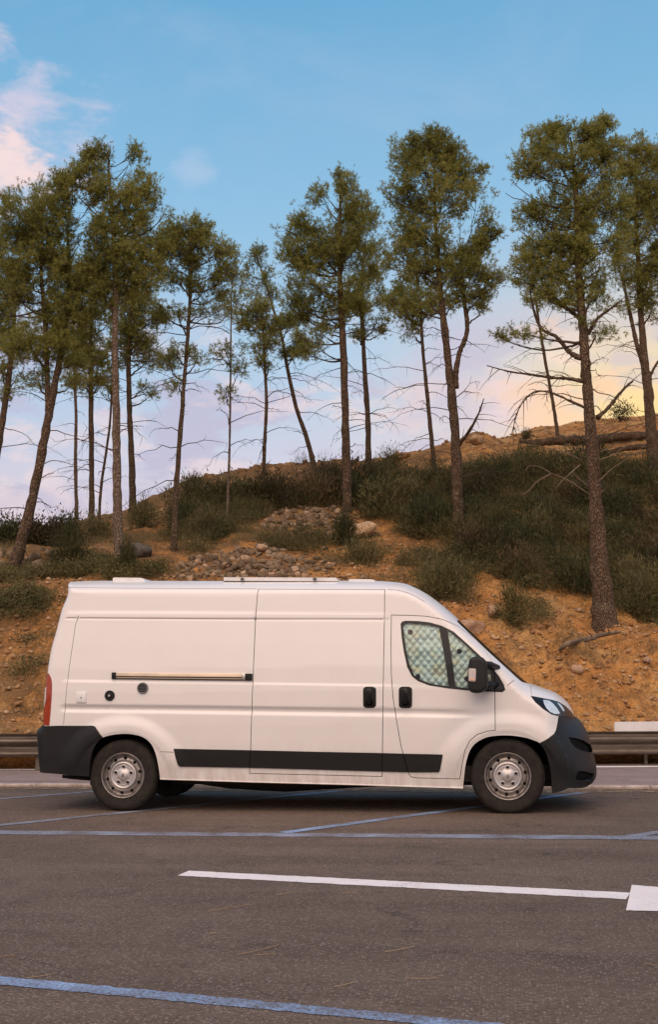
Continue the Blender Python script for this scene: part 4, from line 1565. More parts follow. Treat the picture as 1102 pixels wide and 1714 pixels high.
    me.transform(Matrix.Scale(-1, 4, (0, 1, 0)))
    me.flip_normals()
    far.data = me
    pad_free('mirror_base', [(823, 1117.3), (836, 1131.6), (844.4, 1145.7), (846.2, 1155), (841.6, 1158.2), (824, 1157.4), (822, 1135)], 0.01, 0.07, M['bumper_plastic'], VAN, 0.008, sm=0)
    # roof: solar panel, roof fan, low vent
    def slab(name, top_px, y0, y1, mat, par, thick, wedge=0.0):
        (xa, ya), (xb, yb) = top_px
        A, B = at_y(xa, ya, y0), at_y(xb, yb, y0)
        rings = []
        for Y in (y0, y1):
            d = np.array([0, Y - y0, 0])
            rings.append([A + d, B + d, B + d + [wedge, 0, -thick], A + d + [0, 0, -thick]])
        return MB().loft(rings).obj(name, mat, par)
    sp = slab('solar_panel', ((374.3, 966.2), (562.5, 966.8)), 0.36, 1.62, M['solar_frame'], VAN, 0.040, 0.03)
    slab('solar_cells', ((378, 965.9), (560, 966.5)), 0.40, 1.58, M['solar_cells'], sp, 0.02)
    slab('roof_rack_bar', ((374.3, 970.6), (567, 971.4)), 0.40, 0.45, M['gloss_black'], sp, 0.03)
    slab('roof_rack_bar', ((374.3, 970.6), (567, 971.4)), 1.5, 1.55, M['gloss_black'], sp, 0.03)
    for px in (405.5, 527):
        c = at_y(px, 969.3, 0.335)
        MB().box(c, (0.036, 0.02, 0.03)).obj('bracket', M['vent_grey'], sp)
        MB().box(c + [0, -0.012, 0], (0.012, 0.012, 0.014)).obj('bolt', M['chassis'], sp)
    A = lambda px, py, Y: at_y(px, py, Y)
    def cap(name, pts, y0, y1, mat):
        ring0 = [A(px, py, y0) for px, py in pts]
        rings = [ring0, [p + np.array([0, y1 - y0, 0]) for p in ring0]]
        return MB().loft(rings).obj(name, mat, VAN)
    cap('roof_fan', [(188.4, 980), (188.6, 967.8), (191, 966.6), (236, 967.2), (241, 969.2), (246, 980)], 0.45, 0.9, M['socket_white'])
    cap('roof_vent', [(582, 980), (584, 969.8), (588, 969.2), (622, 969.6), (627, 970.8), (630, 980)], 0.45, 1.0, M['socket_white'])


def pad_free(name, pts_px, y0, y1, mat, parent, bevel=0.03, sm=3):
    """rounded solid whose outline is seen side-on; y0 is its outer face, y1 its inner one"""
    P = np.array([at_y(px, py, y0 + bevel)[[0, 2]] for px, py in pts_px])
    if sm:
        P = smooth_line(np.vstack([P, P[:1]]), sm)[:-1]
    rings = []
    for d, y in ((bevel * 1.6, y1), (bevel * .5, y1 - bevel * .4), (0, y1 - bevel), (0, y0 + bevel), (bevel * 0.3, y0 + bevel * 0.3), (bevel * 0.8, y0 + bevel * .05), (bevel * 1.3, y0)):
        Q = inset(P, d)
        rings.append(np.stack([Q[:, 0], np.full(len(Q), y), Q[:, 1]], 1))
    o = MB().loft(rings).obj(name, mat, parent)
    return sharp(o, 38)


van_fittings()


def wheel(hub, side):
    """tyre, pressed steel rim with vent holes, silver cap with five nut wells"""
    yo = 0.0 if side > 0 else 2 * YC                               # outer face of the tyre
    sg = 1.0 if side > 0 else -1.0
    Rt = 0.376
    root = thing_part('wheel', (hub[0], yo + sg * 0.11, Rt - 0.004), VAN)
    c = (hub[0], yo, Rt - 0.004)
    L = lambda prof, n=64: [(r, sg * y) for r, y in prof]
    tyre = [(.236, .055), (.236, .02), (.245, .012), (.258, .009), (.285, .004), (.315, .001), (.335, .003), (.352, .010), (.364, .022), (.371, .038)]
    for a in (0.055, .095, .135, .175):
        tyre += [(Rt, a - .012), (Rt, a + .006), (Rt - .008, a + .008), (Rt - .008, a + .014), (Rt, a + .016)]
    tyre += [(.371, .197), (.358, .214), (.33, .222), (.24, .215), (.236, .18)]
    o = MB().lathe(L(tyre), c, 72).obj('tyre', M['tyre'], root)
    sharp(o, 28)
    rim = [(.239, .055), (.240, .010), (.234, .004), (.226, .006), (.221, .016), (.217, .040), (.207, .058), (.198, .060), (.188, .050), (.165, .042), (.150, .044), (.144, .05), (.144, .07)]
    o = MB().lathe(L(rim), c, 72).obj('rim', M['rim'], root)
    sharp(o, 40)
    for k in range(10):
        a = 2 * math.pi * (k + 0.35) / 10
        p = (c[0] + .181 * math.cos(a), c[1] + sg * .0455, c[2] + .181 * math.sin(a))
        MB().lathe(L([(.0165, .004), (.0165, -.0035), (.013, -.003), (0, -.003)]), p, 14).obj('vent_hole', M['dark_inside'], root)
    capp = [(.146, .06), (.146, .036), (.140, .026), (.130, .023), (.122, .027), (.116, .033), (.080, .034), (.060, .030), (.048, .020), (.042, .017), (.0, .016)]
    o = MB().lathe(L(capp), c, 60).obj('hub_cap', M['cap_silver'], root)
    sharp(o, 40)
    for k in range(5):
        a = 2 * math.pi * (k + 0.2) / 5 + 0.05
        p = (c[0] + .088 * math.cos(a), c[1] + sg * .034, c[2] + .088 * math.sin(a))
        MB().lathe(L([(.024, .002), (.024, -.006), (.020, -.008), (.0185, .004), (0, .004)]), p, 16).obj('nut_well', M['cap_silver'], root)
        MB().lathe(L([(.0178, .003), (.0178, -.0005), (.012, -.002), (.012, -.006), (0, -.006)]), p, 6).obj('wheel_nut', M['gloss_black'], root)
        a += math.pi / 5
        p = (c[0] + .100 * math.cos(a), c[1] + sg * .031, c[2] + .100 * math.sin(a))
        t = np.linspace(-.28, .28, 7)
        mb = MB()
        mb.tube([(c[0] + .100 * math.cos(a + q), c[1] + sg * .032, c[2] + .100 * math.sin(a + q)) for q in t], .006, 6)
        mb.obj('cap_rib', M['cap_silver'], root)
    # small upright crest in the middle of the cap
    mb = MB()
    y = c[1] + sg * .0135
    for pts in ([(-.010, -.016), (-.004, .0), (-.012, .006), (-.002, .018), (.008, .016), (.004, .006), (.012, .0), (.006, -.006), (.012, -.016)],):
        pts = [(c[0] + a * sg, y, c[2] + b) for a, b in pts]
        mb.tube(pts, .0028, 5)
    mb.obj('cap_crest', M['chassis'], root)


def thing_part(name, loc, parent):
    o = bpy.data.objects.new(name, None)
    o.empty_display_size = 0.2
    COL.objects.link(o)
    o.parent = parent
    o.location = tuple(np.array(loc) - WORLD_LOC[parent.name])
    WORLD_LOC[o.name] = np.array(loc, float)
    return o


for hub in (HUB_R, HUB_F):
    for side in (1, -1):
        wheel(hub, side)


def underside():
    # wheel housings: an arched liner behind each opening
    for A in (ARCH_R, ARCH_F):
        P = inset(A, 0.004)
        P = P[P[:, 1] > 0.24]
        P = P[np.argsort(-P[:, 0])] if False else P
        for side in (1, -1):
            rings = []
            for y, gr in ((0.02, 0.0), (0.16, -0.03), (0.42, -0.03)):
                c = P.mean(0)
                Q = c + (P - c) * (1 - gr)
                Q[:, 1] = np.maximum(Q[:, 1], 0.24)
                Y = y if side > 0 else 2 * YC - y
                rings.append(np.stack([Q[:, 0], np.full(len(Q), Y), Q[:, 1]], 1))
            mb = MB()
            mb.loft(rings, cap=False, closed=False)
            mb.add(rings[-1], [tuple(range(len(P)))])
            mb.obj('wheel_housing', M['dark_inside'], VAN)
    za = lambda x: np.interp(x, [-1.0, 0.3, 3.6, 4.9], [0.42, 0.375, 0.31, 0.30])
    rings = []
    for x in (-0.75, 0.35, 2.0, 3.6, 4.55):
        z = za(x)
        w = 0.62 if x in (-0.75, 4.55) else (0.9 if x > 0.3 and x < 3.7 else 0.6)
        rings.append([(x, YC - w, z), (x, YC + w, z), (x, YC + w, z + .16), (x, YC - w, z + .16)])
    MB().loft(rings).obj('floor_pan', M['chassis'], VAN)
    mb = MB()
    mb.box((2.2, YC - .55, .30), (4.6, .09, .1)).box((2.2, YC + .55, .30), (4.6, .09, .1))
    mb.obj('chassis_rails', M['chassis'], VAN)
    for hub in (HUB_R, HUB_F):
        MB().tube([(hub[0], 0.2, .36), (hub[0], .6, .31), (hub[0], 1.4, .31), (hub[0], 1.8, .36)], .05, 10).obj('axle', M['chassis'], VAN, True)
    MB().tube([(3.2, .8, .27), (2.4, .72, .235), (1.6, .74, .235), (1.0, .7, .27), (0.4, .7, .3), (-.4, .62, .32), (-.85, .6, .33)], [.035, .04, .09, .09, .04, .035, .035], 10).obj('exhaust', M['chassis'], VAN, True)
    MB().tube([at_y(104, 1299.5, .1), at_y(120, 1301.5, .12), at_y(152, 1304, .2)], .018, 8).obj('tow_eye', M['chassis'], VAN, True)
    # sill lip under the doors
    a = lin_px([(268, 1302.5), (420, 1307.3), (600, 1312), (776, 1317.6)])
    rings = []
    for dy, dz in ((-.004, .006), (-.008, -.012), (.02, -.02), (.05, -.004)):
        rings.append([(x, YC - float(S0(z)) + dy, z + dz) for x, z in a])
    MB().loft(rings, cap=False, closed=False).obj('sill', M['paint'], VAN)
    rings = [[(x, 2 * YC - y, z) for x, y, z in r] for r in rings]
    MB().loft(rings, cap=False, closed=False).obj('sill', M['paint'], VAN)


underside()

# ------------------------------------------------------------------ stones
def rock_mesh(name, sub, amp, seed, flat=0.75, mat=None, smooth=True):
    import bmesh
    bm = bmesh.new()
    bmesh.ops.create_icosphere(bm, subdivisions=sub, radius=1.0)
    r = np.random.default_rng(seed)
    off = r.random(3) * 50
    for v in bm.verts:
        p = np.array(v.co)
        n = (1.6 if sub > 2 else 1) * vnoise(np.array([p[0] * 1.3 + off[0] + p[2]]), np.array([p[1] * 1.3 + off[1] - p[2] * .7]))[0] + 0.5 * vnoise(np.array([p[0] * 3 + off[2]]), np.array([p[2] * 3 + p[1] * 2 + off[1]]))[0]
        q = p * (1 + amp * n)
        c_ = 1.15 if sub > 2 else .86
        v.co = (np.clip(q[0], -c_, c_), np.clip(q[1], -c_, c_) * .85, np.clip(q[2], -c_, c_) * flat)
    me = bpy.data.meshes.new(name)
    bm.to_mesh(me)
    bm.free()
    if smooth:
        me.polygons.foreach_set('use_smooth', np.ones(len(me.polygons), bool))
        me.set_sharp_from_angle(angle=math.radians(52))
    if mat:
        me.materials.append(mat)
    return me


WALL_STONES = [rock_mesh('stone', 2, 1.1, 100 + k, 0.82, M['wall_stone']) for k in range(7)]
PALE_STONES = [rock_mesh('stone', 2, 0.7, 200 + k, 0.7, M['pale_rock']) for k in range(4)]


def stone_wall(label, poly, step, size, seed, group=None, jumble=0.6, pale=0.15):
    """dry-stone wall: courses of single stones on the slope, a child each"""
    r = np.random.default_rng(seed)
    poly = np.array(poly, float)
    lo, hi = poly.min(0), poly.max(0)
    foot, D0 = on_hill((lo[0] + hi[0]) / 2, hi[1])
    root = thing('dry_stone_wall', foot, label, 'stone wall', group)
    py = hi[1]
    row = 0
    while py > lo[1]:
        px = lo[0] + (row % 2) * step * 0.5
        while px < hi[0]:
            sz = size * r.uniform(0.5, 1.45)
            x, y = px + r.normal(0, step * .12), py + r.normal(0, step * jumble * .6)
            px += step * sz / size * r.uniform(0.88, 1.12)
            if not pip(np.array([[x, y]]), poly)[0]:
                continue
            P, D = on_hill(x, y)
            me = PALE_STONES[r.integers(4)] if r.random() < pale else WALL_STONES[r.integers(7)]
            o = bpy.data.objects.new('stone', me)
            COL.objects.link(o)
            o.parent = root
            w = sz * D / F * 0.62
            P = P - FH * w * 0.15 + np.array([0, 0, w * 0.1])
            o.location = tuple(P - np.array(root.location))
            o.scale = (w, w * r.uniform(0.8, 1.1), w * r.uniform(0.85, 1.25))
            o.rotation_euler = (r.normal(0, .6), r.normal(0, .6), r.uniform(0, 6.28))
        py -= step * 0.78
        row += 1


stone_wall('broad tumbled dry-stone wall just above the van roof, below the scrub', [(292, 968), (298, 944), (318, 936), (345, 930), (385, 922), (418, 917), (436, 913), (456, 924), (480, 932), (512, 938), (518, 952), (517, 970), (300, 972)], 9.0, 11.5, 5)
stone_wall('upper heap of dry-laid stones half hidden in dark scrub', [(436, 884), (452, 864), (470, 857), (500, 856), (515, 852), (540, 856), (556, 851), (574, 858), (576, 880), (570, 905), (530, 902), (498, 903), (470, 897), (446, 890)], 8.6, 10.5, 6, None, 0.6, 0.2)
stone_wall('short wall of big rough stones behind the leaning pine at the left', [(-60, 962), (-60, 926), (0, 924), (40, 920), (70, 922), (94, 930), (95, 942), (84, 952), (60, 957), (20, 960)], 15.0, 17.5, 7)


def boulder(label, px, py, w, h, mat, seed, depth=None):
    P, D = on_hill(px, py + h * 0.45)
    me = rock_mesh('boulder', 3, 0.55, seed, 0.9, mat)
    k = D / F
    o = bpy.data.objects.new('boulder', me)
    COL.objects.link(o)
    o.location = tuple(P + np.array([0, 0, h * k * 0.40]) - FH * w * k * 0.1)
    o.scale = (w * k * 0.58, w * k * 0.5, h * k * 0.62)
    o.rotation_euler = (0, 0, seed * 1.7)
    tag(o, label, 'boulder')


boulder('grey boulder resting right of the tall foreground pine at left', 236, 921, 36, 24, M['grey_rock'], 31)
boulder('large rounded brown boulder among the scrub, right of the upper stone heap', 603, 886, 58, 30, M['bank_stone'], 32)
boulder('small dark rock alone on the bare skyline ridge', 420, 776, 20, 10, M['bank_stone'], 33)
boulder('pale angular rock on the mound at the skyline', 797, 736, 22, 15, M['bank_stone'], 34)
boulder('flat pale slab low on the orange bank just above the windscreen', 785, 1050, 42, 30, M['pale_rock'], 35)
boulder('pink jagged rock jutting from the orange bank above the cab', 824, 1020, 24, 20, M['pale_rock'], 36)
boulder('squat weathered rock on the ridge behind the twin pines', 675, 762, 20, 10, M['bank_stone'], 37)
boulder('pale capping stone lying on top of the broad tumbled wall', 437, 918, 24, 12, M['pale_rock'], 38)
boulder('half-buried pale stone on the bank right of the van', 966, 1120, 16, 12, M['pale_rock'], 39)
boulder('cream stone at the right edge of the orange bank', 1085, 1105, 16, 10, M['pale_rock'], 40)


# loose stones and clods on the cut bank
def scatter_stones(name, n, region, smin, smax, mat, seed, d0=20.0):
    r = np.random.default_rng(seed)
    base = []
    import bmesh
    for k in range(5):
        bm = bmesh.new()
        bmesh.ops.create_icosphere(bm, subdivisions=1, radius=1.0)
        V = np.array([v.co for v in bm.verts]) * (1 + r.normal(0, .3, (len(bm.verts), 1))) * [1, .85, .65]
        Fc = np.array([[v.index for v in f.verts] for f in bm.faces])
        bm.free()
        base.append((V, Fc))
    Vs, Fs, nv = [], [], 0
    region = np.array(region, float)
    lo, hi = region.min(0), region.max(0)
    # candidates on the hill, kept where they fall inside the region of the picture
    cnt = 0
    for _ in range(80):
        s = r.uniform(-13, 13, 4000)
        D = r.uniform(d0, 42, 4000)
        P = sdz(s, D, hill(s, D))
        q = to_px(P)
        ok = np.nonzero(pip(q, region))[0]
        for i in ok:
            V, Fc = base[r.integers(5)]
            sz = smin * (smax / smin) ** (r.random() ** 2.2)
            a = r.uniform(0, 6.28)
            R = np.array([[math.cos(a), -math.sin(a), 0], [math.sin(a), math.cos(a), 0], [0, 0, 1]])
            Vs.append((V * sz) @ R.T + P[i] + [0, 0, sz * 0.2])
            Fs.append(Fc + nv)
            nv += len(V)
            cnt += 1
            if cnt >= n:
                break
        if cnt >= n:
            break
    o = obj(name, np.concatenate(Vs), np.concatenate(Fs), mat)
    tag(o, kind='stuff')


BANK = [(-40, 1240), (-40, 965), (120, 965), (280, 960), (420, 965), (520, 940), (640, 900), (700, 900), (760, 980), (900, 1000), (1040, 1040), (1140, 1060), (1140, 1240)]
scatter_stones('loose_stones', 8500, BANK, 0.012, 0.075, M['bank_stone'], 3)
scatter_stones('rubble', 420, [(270, 970), (300, 935), (420, 905), (440, 850), (600, 850), (640, 900), (560, 940), (640, 975)], 0.03, 0.12, M['wall_stone'], 13)
scatter_stones('ridge_stones', 700, [(240, 850), (330, 790), (560, 765), (720, 740), (820, 715), (960, 700), (1140, 680), (1140, 735), (880, 745), (760, 770), (560, 795), (350, 815)], 0.03, 0.12, M['bank_stone'], 4)


# ------------------------------------------------------------------ blades: needles, leaves and grass as many small triangles
def blades(P, Dv, length, width, r, curl=0.0):
    """one thin triangle per point, growing along Dv"""
    n = len(P)
    Dv = Dv / (np.linalg.norm(Dv, axis=1)[:, None] + 1e-9)
    side = np.cross(Dv, r.normal(size=(n, 3)))
    side /= np.linalg.norm(side, axis=1)[:, None] + 1e-9
    w = np.asarray(width).reshape(-1, 1) * 0.5
    L = np.asarray(length).reshape(-1, 1)
    tip = P + Dv * L
    if curl:
        tip[:, 2] -= curl * L[:, 0]
    V = np.stack([P - side * w, P + side * w, tip], 1).reshape(-1, 3)
    return V


def tri_obj(name, V, mat, parent=None, loc=None):
    Fc = np.arange(len(V)).reshape(-1, 3)
    return obj(name, V, Fc, mat, parent, False, loc)


def unit(r, n):
    v = r.normal(size=(n, 3))
    return v / np.linalg.norm(v, axis=1)[:, None]


# ------------------------------------------------------------------ pines
def trunk_path(pts, D, wid):
    """world points and radii from a traced trunk"""
    P = np.array([at_d(px, py, D) for px, py in pts])
    rad = np.array([w * 0.46 * D / F for w in wid])
    k = 7
    Q = smooth_line(P, k)
    t = np.linspace(0, len(P) - 1, len(Q))
    R = np.interp(t, np.arange(len(P)), rad)
    return Q, R


def bark_tube(mb, Q, R, r, n=12, rough=0.06):
    wob = r.normal(0, 1, (len(Q), 3)) * (R * rough)[:, None]
    mb.tube(Q + wob, R * (1 + r.normal(0, rough, len(Q))), n)


def pine(label, pts, wid, clumps, seed, D=None, forks=(), limbs=(), dead=10, bark='bark', dens=1.0, dead_span=(0.12, 0.6), pale_dead=(), needle=1.0, ws=0.8):
    r = np.random.default_rng(seed)
    base, Db = on_hill(*pts[0])
    if D is None:
        D = Db
    base = at_d(pts[0][0], pts[0][1], D)
    gz = float(hill(*[v[0] for v in sd(base)][:2] if False else (sd(base)[0], sd(base)[1]))[0])
    base = np.array([base[0], base[1], min(base[2], gz)])
    root = thing('pine_tree', base, label, 'tree', 'slender pines along the hillside')
    Q, R = trunk_path(pts, D, [w * ws for w in wid])
    Q = np.vstack([base - [0, 0, 0.35], Q])
    R = np.concatenate([[R[0] * 1.35], R])
    R[1] *= 1.12
    mb = MB()
    bark_tube(mb, Q, R, r, 14)
    mb.obj('trunk', M[bark], root, True)
    stems = [(Q, R)]
    for fp, fw in forks:
        q, rr_ = trunk_path(fp, D, [w * .85 for w in fw])
        mb = MB()
        bark_tube(mb, q, rr_, r, 10)
        mb.obj('fork_stem', M[bark], root, True)
        stems.append((q, rr_))

    def nearest_stem(C, drop):
        best = None
        for q, rad in stems:
            tgt = C - np.array([0, 0, drop])
            d = np.linalg.norm((q - tgt) * [1, 1, 0.7], axis=1)
            i = d.argmin()
            if best is None or d[i] < best[0]:
                best = (d[i], q[i], rad[i])
        return best[1], best[2]

    # limbs: traced by eye, built out from the trunk with some depth
    for lp, lw in limbs:
        q, rr_ = trunk_path(lp, D, lw)
        t = np.linspace(0, 1, len(q))
        q = q + FH * (r.uniform(-.9, .9) * t[:, None] ** 1.2)
        mb = MB()
        bark_tube(mb, q, rr_, r, 7, 0.1)
        for i in range(3, len(q) - 1, 2):
            d = q[i] - q[i - 1]
            d /= np.linalg.norm(d)
            e = d * 0.6 + unit(r, 1)[0] * 0.7 + np.array([0, 0, -0.1])
            L = r.uniform(0.25, 0.7)
            tt = np.linspace(0, 1, 5)[:, None]
            tw = q[i] + e * L * tt + np.array([0, 0, -0.15]) * tt ** 2
            mb.tube(tw, np.linspace(0.009, 0.003, 5), 4, False)
        mb.obj('branch', M[bark], root, True)

    crownV = []
    k = D / F
    sat = []
    for cl in clumps:
        dn0 = cl[4] if len(cl) > 4 else 1.0
        if cl[2] < 30 and r.random() < .65:
            continue
        for _ in range(2 if dn0 > .6 else 1):
            a = r.uniform(0, 2 * math.pi)
            sat.append((cl[0] + cl[2] * 1.08 * math.cos(a), cl[1] - cl[3] * 1.1 * math.sin(a), r.uniform(8, 15), r.uniform(6, 11), .75 * dn0))
    for cl in list(clumps) + sat:
        px, py, rx, ry = cl[:4]
        dn = (cl[4] if len(cl) > 4 else 1.0) * dens
        C = at_d(px, py, D)
        rx_, rz_ = rx * k * 1.06, ry * k * 1.06
        rd_ = min(rx_, rz_ * 1.3) * 0.9
        C = C + FH * r.uniform(-.35, .35) * rd_
        # main branch out to the clump
        st, sr = nearest_stem(C, 0.6 * rz_ + 0.25)
        tt = np.linspace(0, 1, 9)[:, None]
        mid = st * 0.45 + C * 0.55 - np.array([0, 0, 0.25 * np.linalg.norm(C[:2] - st[:2])]) + r.normal(0, .08, 3)
        br = st * (1 - tt) ** 2 + 2 * mid * tt * (1 - tt) + (C + [0, 0, rz_ * .35]) * tt ** 2
        mb = MB()
        mb.tube(br + r.normal(0, .012, br.shape), np.linspace(max(0.012, min(sr * .55, .012 + .02 * rx_ + .012)), 0.006, 9), 6, False)
        # shoots: sprays of needles at the ends of twigs all through the clump
        vol = rx_ * rz_ * 4
        ns = int(max(10, 135 * vol ** 0.8 * dn + 10))
        u = unit(r, ns)
        rad = r.random(ns) ** 0.45 * np.where(r.random(ns) < .14, r.uniform(1.0, 1.5, ns), r.uniform(.85, 1.1, ns))
        S_pts = C + (u * rad[:, None]) @ np.diag([1, 1, 1.0]) * 0
        loc = u * rad[:, None]
        S_pts = C + loc[:, :1] * rx_ * RH + loc[:, 1:2] * rd_ * FH + loc[:, 2:3] * np.array([0, 0, rz_])
        lump = vnoise(S_pts[:, 0] * 1.9 + seed * 3.1 + S_pts[:, 1] * 1.3, S_pts[:, 2] * 1.9 + S_pts[:, 1] * .7)
        S_pts = S_pts[lump > -0.22]
        for p in S_pts:
            j = r.integers(3, 9)
            a = br[j]
            if r.random() < 0.22:
                t4 = np.linspace(0, 1, 4)[:, None]
                m_ = a * .5 + p * .5 - np.array([0, 0, 0.12 * np.linalg.norm(p - a)])
                mb.tube(a * (1 - t4) ** 2 + 2 * m_ * t4 * (1 - t4) + p * t4 ** 2, [0.007, 0.005, 0.004, 0.003], 3, False)
        mb.obj('branch', M['twig'], root)
        # each shoot: a few tufts pointing up and outwards
        nt = 5
        T0 = np.repeat(S_pts, nt, 0) + r.normal(0, 0.06, (len(S_pts) * nt, 3))
        out = (T0 - C) / np.array([rx_ + .1, rx_ + .1, rz_ + .1])
        ax = out * 0.55 + np.array([0, 0, 0.55]) + r.normal(0, .35, T0.shape)
        ax /= np.linalg.norm(ax, axis=1)[:, None]
        nb = 12
        Pn = np.repeat(T0, nb, 0)
        An = np.repeat(ax, nb, 0)
        Pn = Pn + An * r.uniform(0, .09, (len(Pn), 1))
        Dv = An * 0.7 + unit(r, len(Pn)) * 0.8
        crownV.append(blades(Pn, Dv, r.uniform(.055, .11, len(Pn)) * needle, r.uniform(.009, .015, len(Pn)) * needle, r, 0.12))
    if crownV:
        o = tri_obj('crown', np.concatenate(crownV), M['pine_needles'], root)
    # dead twigs on the bare stem
    if dead:
        mb = MB()
        H = len(Q)
        for _ in range(dead):
            i = int(r.uniform(*dead_span) * H)
            i = min(max(i, 1), H - 2)
            a = r.uniform(0, 2 * math.pi)
            d = RH * math.cos(a) + FH * 0.6 * math.sin(a) + np.array([0, 0, r.uniform(-.1, .55)])
            L = r.uniform(.5, 1.9)
            tt = np.linspace(0, 1, 7)[:, None]
            c = Q[i] + d * L * tt + np.array([0, 0, -0.35 * L]) * tt ** 2.2 + r.normal(0, .02, (7, 3))
            mb.tube(c, np.linspace(.013, .003, 7), 4, False)
            for j in range(2, 7):
                if r.random() < .8:
                    e = d * .5 + unit(r, 1)[0] * .8 + np.array([0, 0, -.25])
                    l2 = r.uniform(.15, .55) * L * .6
                    t4 = np.linspace(0, 1, 4)[:, None]
                    mb.tube(c[j] + e * l2 * t4 + np.array([0, 0, -.2 * l2]) * t4 ** 2, np.linspace(.006, .002, 4), 3, False)
        tag(mb.obj('dead_twigs', M['twig'], root), kind='stuff')
    for lp in pale_dead:
        q = smooth_line(np.array([at_d(px, py, D - 0.25 - 0.1 * i) for i, (px, py) in enumerate(lp)]), 4)
        MB().tube(q, np.linspace(.014, .005, len(q)), 5).obj('dead_branch', M['dead_wood'], root, True)
    return root


pine('pine cut by the left edge, only upper stem and dark crown in view', [(-28, 905), (-12, 800), (2, 715), (13, 640), (21, 570), (24, 500)], [19, 17, 15, 14, 12, 8],
     [(5, 480, 45, 70), (-20, 540, 40, 60), (18, 560, 38, 40), (0, 620, 30, 22, .5), (-10, 420, 40, 50), (10, 660, 26, 14, .4)], 1, D=31.5, dead=8)
pine('big pine at left leaning to the right, with forked stem and broad crown', [(18, 962), (36, 905), (55, 830), (72, 745), (87, 665), (98, 610), (110, 540), (116, 460), (112, 380)], [32, 26, 22, 20, 18, 15, 13, 10, 5],
     [(60, 352, 55, 44), (28, 400, 52, 48), (85, 395, 52, 50), (112, 330, 38, 42), (58, 455, 62, 50), (108, 455, 48, 46), (20, 500, 45, 48), (78, 520, 60, 42), (118, 525, 40, 36), (45, 580, 44, 34), (100, 585, 40, 30), (20, 345, 30, 20, .7), (60, 640, 30, 14, .4), (120, 640, 26, 12, .4)],
     2, forks=[([(80, 700), (79, 650), (77, 570), (70, 480), (66, 410)], [13, 12, 11, 8, 4])], dead=9, pale_dead=[[(66, 782), (82, 772), (100, 772), (128, 780), (152, 787)], [(68, 800), (80, 794), (90, 792)]])
pine('thin straight pine stem between the leaning pine and the hedge bush', [(128, 866), (126, 780), (127, 700), (124, 620), (122, 540)], [9, 8, 7, 6, 4],
     [(122, 560, 30, 26), (130, 605, 26, 22, .7), (112, 640, 22, 14, .5)], 3, dead=8)
pine('dark upright pine just left of the tall foreground pine', [(153, 888), (153, 790), (152, 690), (151, 600), (152, 520), (153, 450)], [14, 12, 11, 10, 8, 5],
     [(152, 520, 36, 40), (140, 575, 34, 34), (165, 610, 30, 26), (150, 460, 40, 40), (140, 645, 28, 16, .6)], 4, dead=9)
pine('thin crooked sapling stem bending beside the tall foreground pine', [(165, 876), (169, 815), (177, 760), (184, 705), (187, 650), (189, 610)], [7, 6.5, 6, 5, 4, 3],
     [(190, 620, 18, 20, .7), (182, 650, 16, 14, .5)], 5, dead=7)
pine('tallest pine at left with a straight pale brown trunk in front of the others', [(200, 952), (197, 870), (195, 770), (194, 670), (192, 570), (194, 470), (189, 380), (183, 300), (181, 255)], [25, 21, 18.5, 17, 15.5, 13, 10, 6, 3],
     [(180, 262, 36, 24), (152, 292, 36, 30), (212, 288, 40, 34), (240, 325, 28, 38), (180, 335, 56, 38), (128, 335, 34, 36), (225, 375, 48, 38), (160, 392, 52, 40), (240, 430, 34, 34), (150, 445, 44, 34), (205, 430, 40, 26), (262, 400, 14, 30, .5), (228, 470, 40, 26), (165, 490, 40, 22, .7), (112, 300, 22, 16, .7)],
     6, dead=10, bark='bark_pale', dead_span=(.25, .55))
pine('mid-sized pine directly behind and right of the tall foreground pine', [(222, 858), (221, 785), (217, 695), (215, 605), (218, 525), (224, 470)], [18, 15, 13, 11, 9, 5],
     [(232, 520, 40, 34), (244, 565, 34, 30), (212, 560, 30, 30), (225, 490, 44, 32), (250, 600, 26, 18, .7), (265, 530, 20, 24, .6), (205, 600, 20, 16, .5), (240, 650, 26, 12, .3)], 7, dead=22, dead_span=(.2, .7))
pine('slim pine curving up to the right of the left group with an open airy crown', [(291, 920), (294, 830), (301, 735), (308, 640), (315, 550), (319, 480), (320, 425), (314, 385)], [15, 12.5, 11, 9.5, 8.5, 7.5, 6, 3],
     [(310, 378, 32, 17), (288, 398, 24, 24), (334, 398, 24, 22), (316, 420, 36, 20), (374, 425, 24, 26), (352, 445, 34, 17, .8), (385, 462, 18, 20, .8), (345, 482, 42, 16, .7), (290, 465, 30, 22, .6), (272, 430, 16, 24, .5), (340, 520, 44, 16, .35), (298, 530, 30, 16, .3), (280, 605, 22, 14, .6), (300, 648, 24, 12, .6), (330, 600, 26, 12, .25)],
     8, dead=18, dead_span=(.2, .62))
pine('very thin pale-footed sapling between the left group and the open sky', [(379, 880), (383, 790), (385, 710), (386, 610), (387, 520), (388, 460)], [6.5, 6, 5, 4.2, 3.4, 2.2],
     [(386, 500, 20, 26, .3), (376, 590, 26, 20, .25), (398, 620, 20, 18, .2), (378, 660, 18, 14, .15)], 9, dead=16, dead_span=(.2, .8), bark='bark_pale')
pine('small slim pine with a low sparse crown left of the bent one', [(441, 812), (443, 745), (446, 675), (443, 605), (440, 545), (434, 515)], [10, 8.5, 8, 7, 5.5, 3],
     [(424, 524, 26, 15), (440, 545, 26, 16), (410, 545, 14, 11), (448, 575, 24, 13, .8), (425, 585, 20, 10, .5), (450, 610, 20, 10, .3)], 10, dead=18, dead_span=(.2, .85))
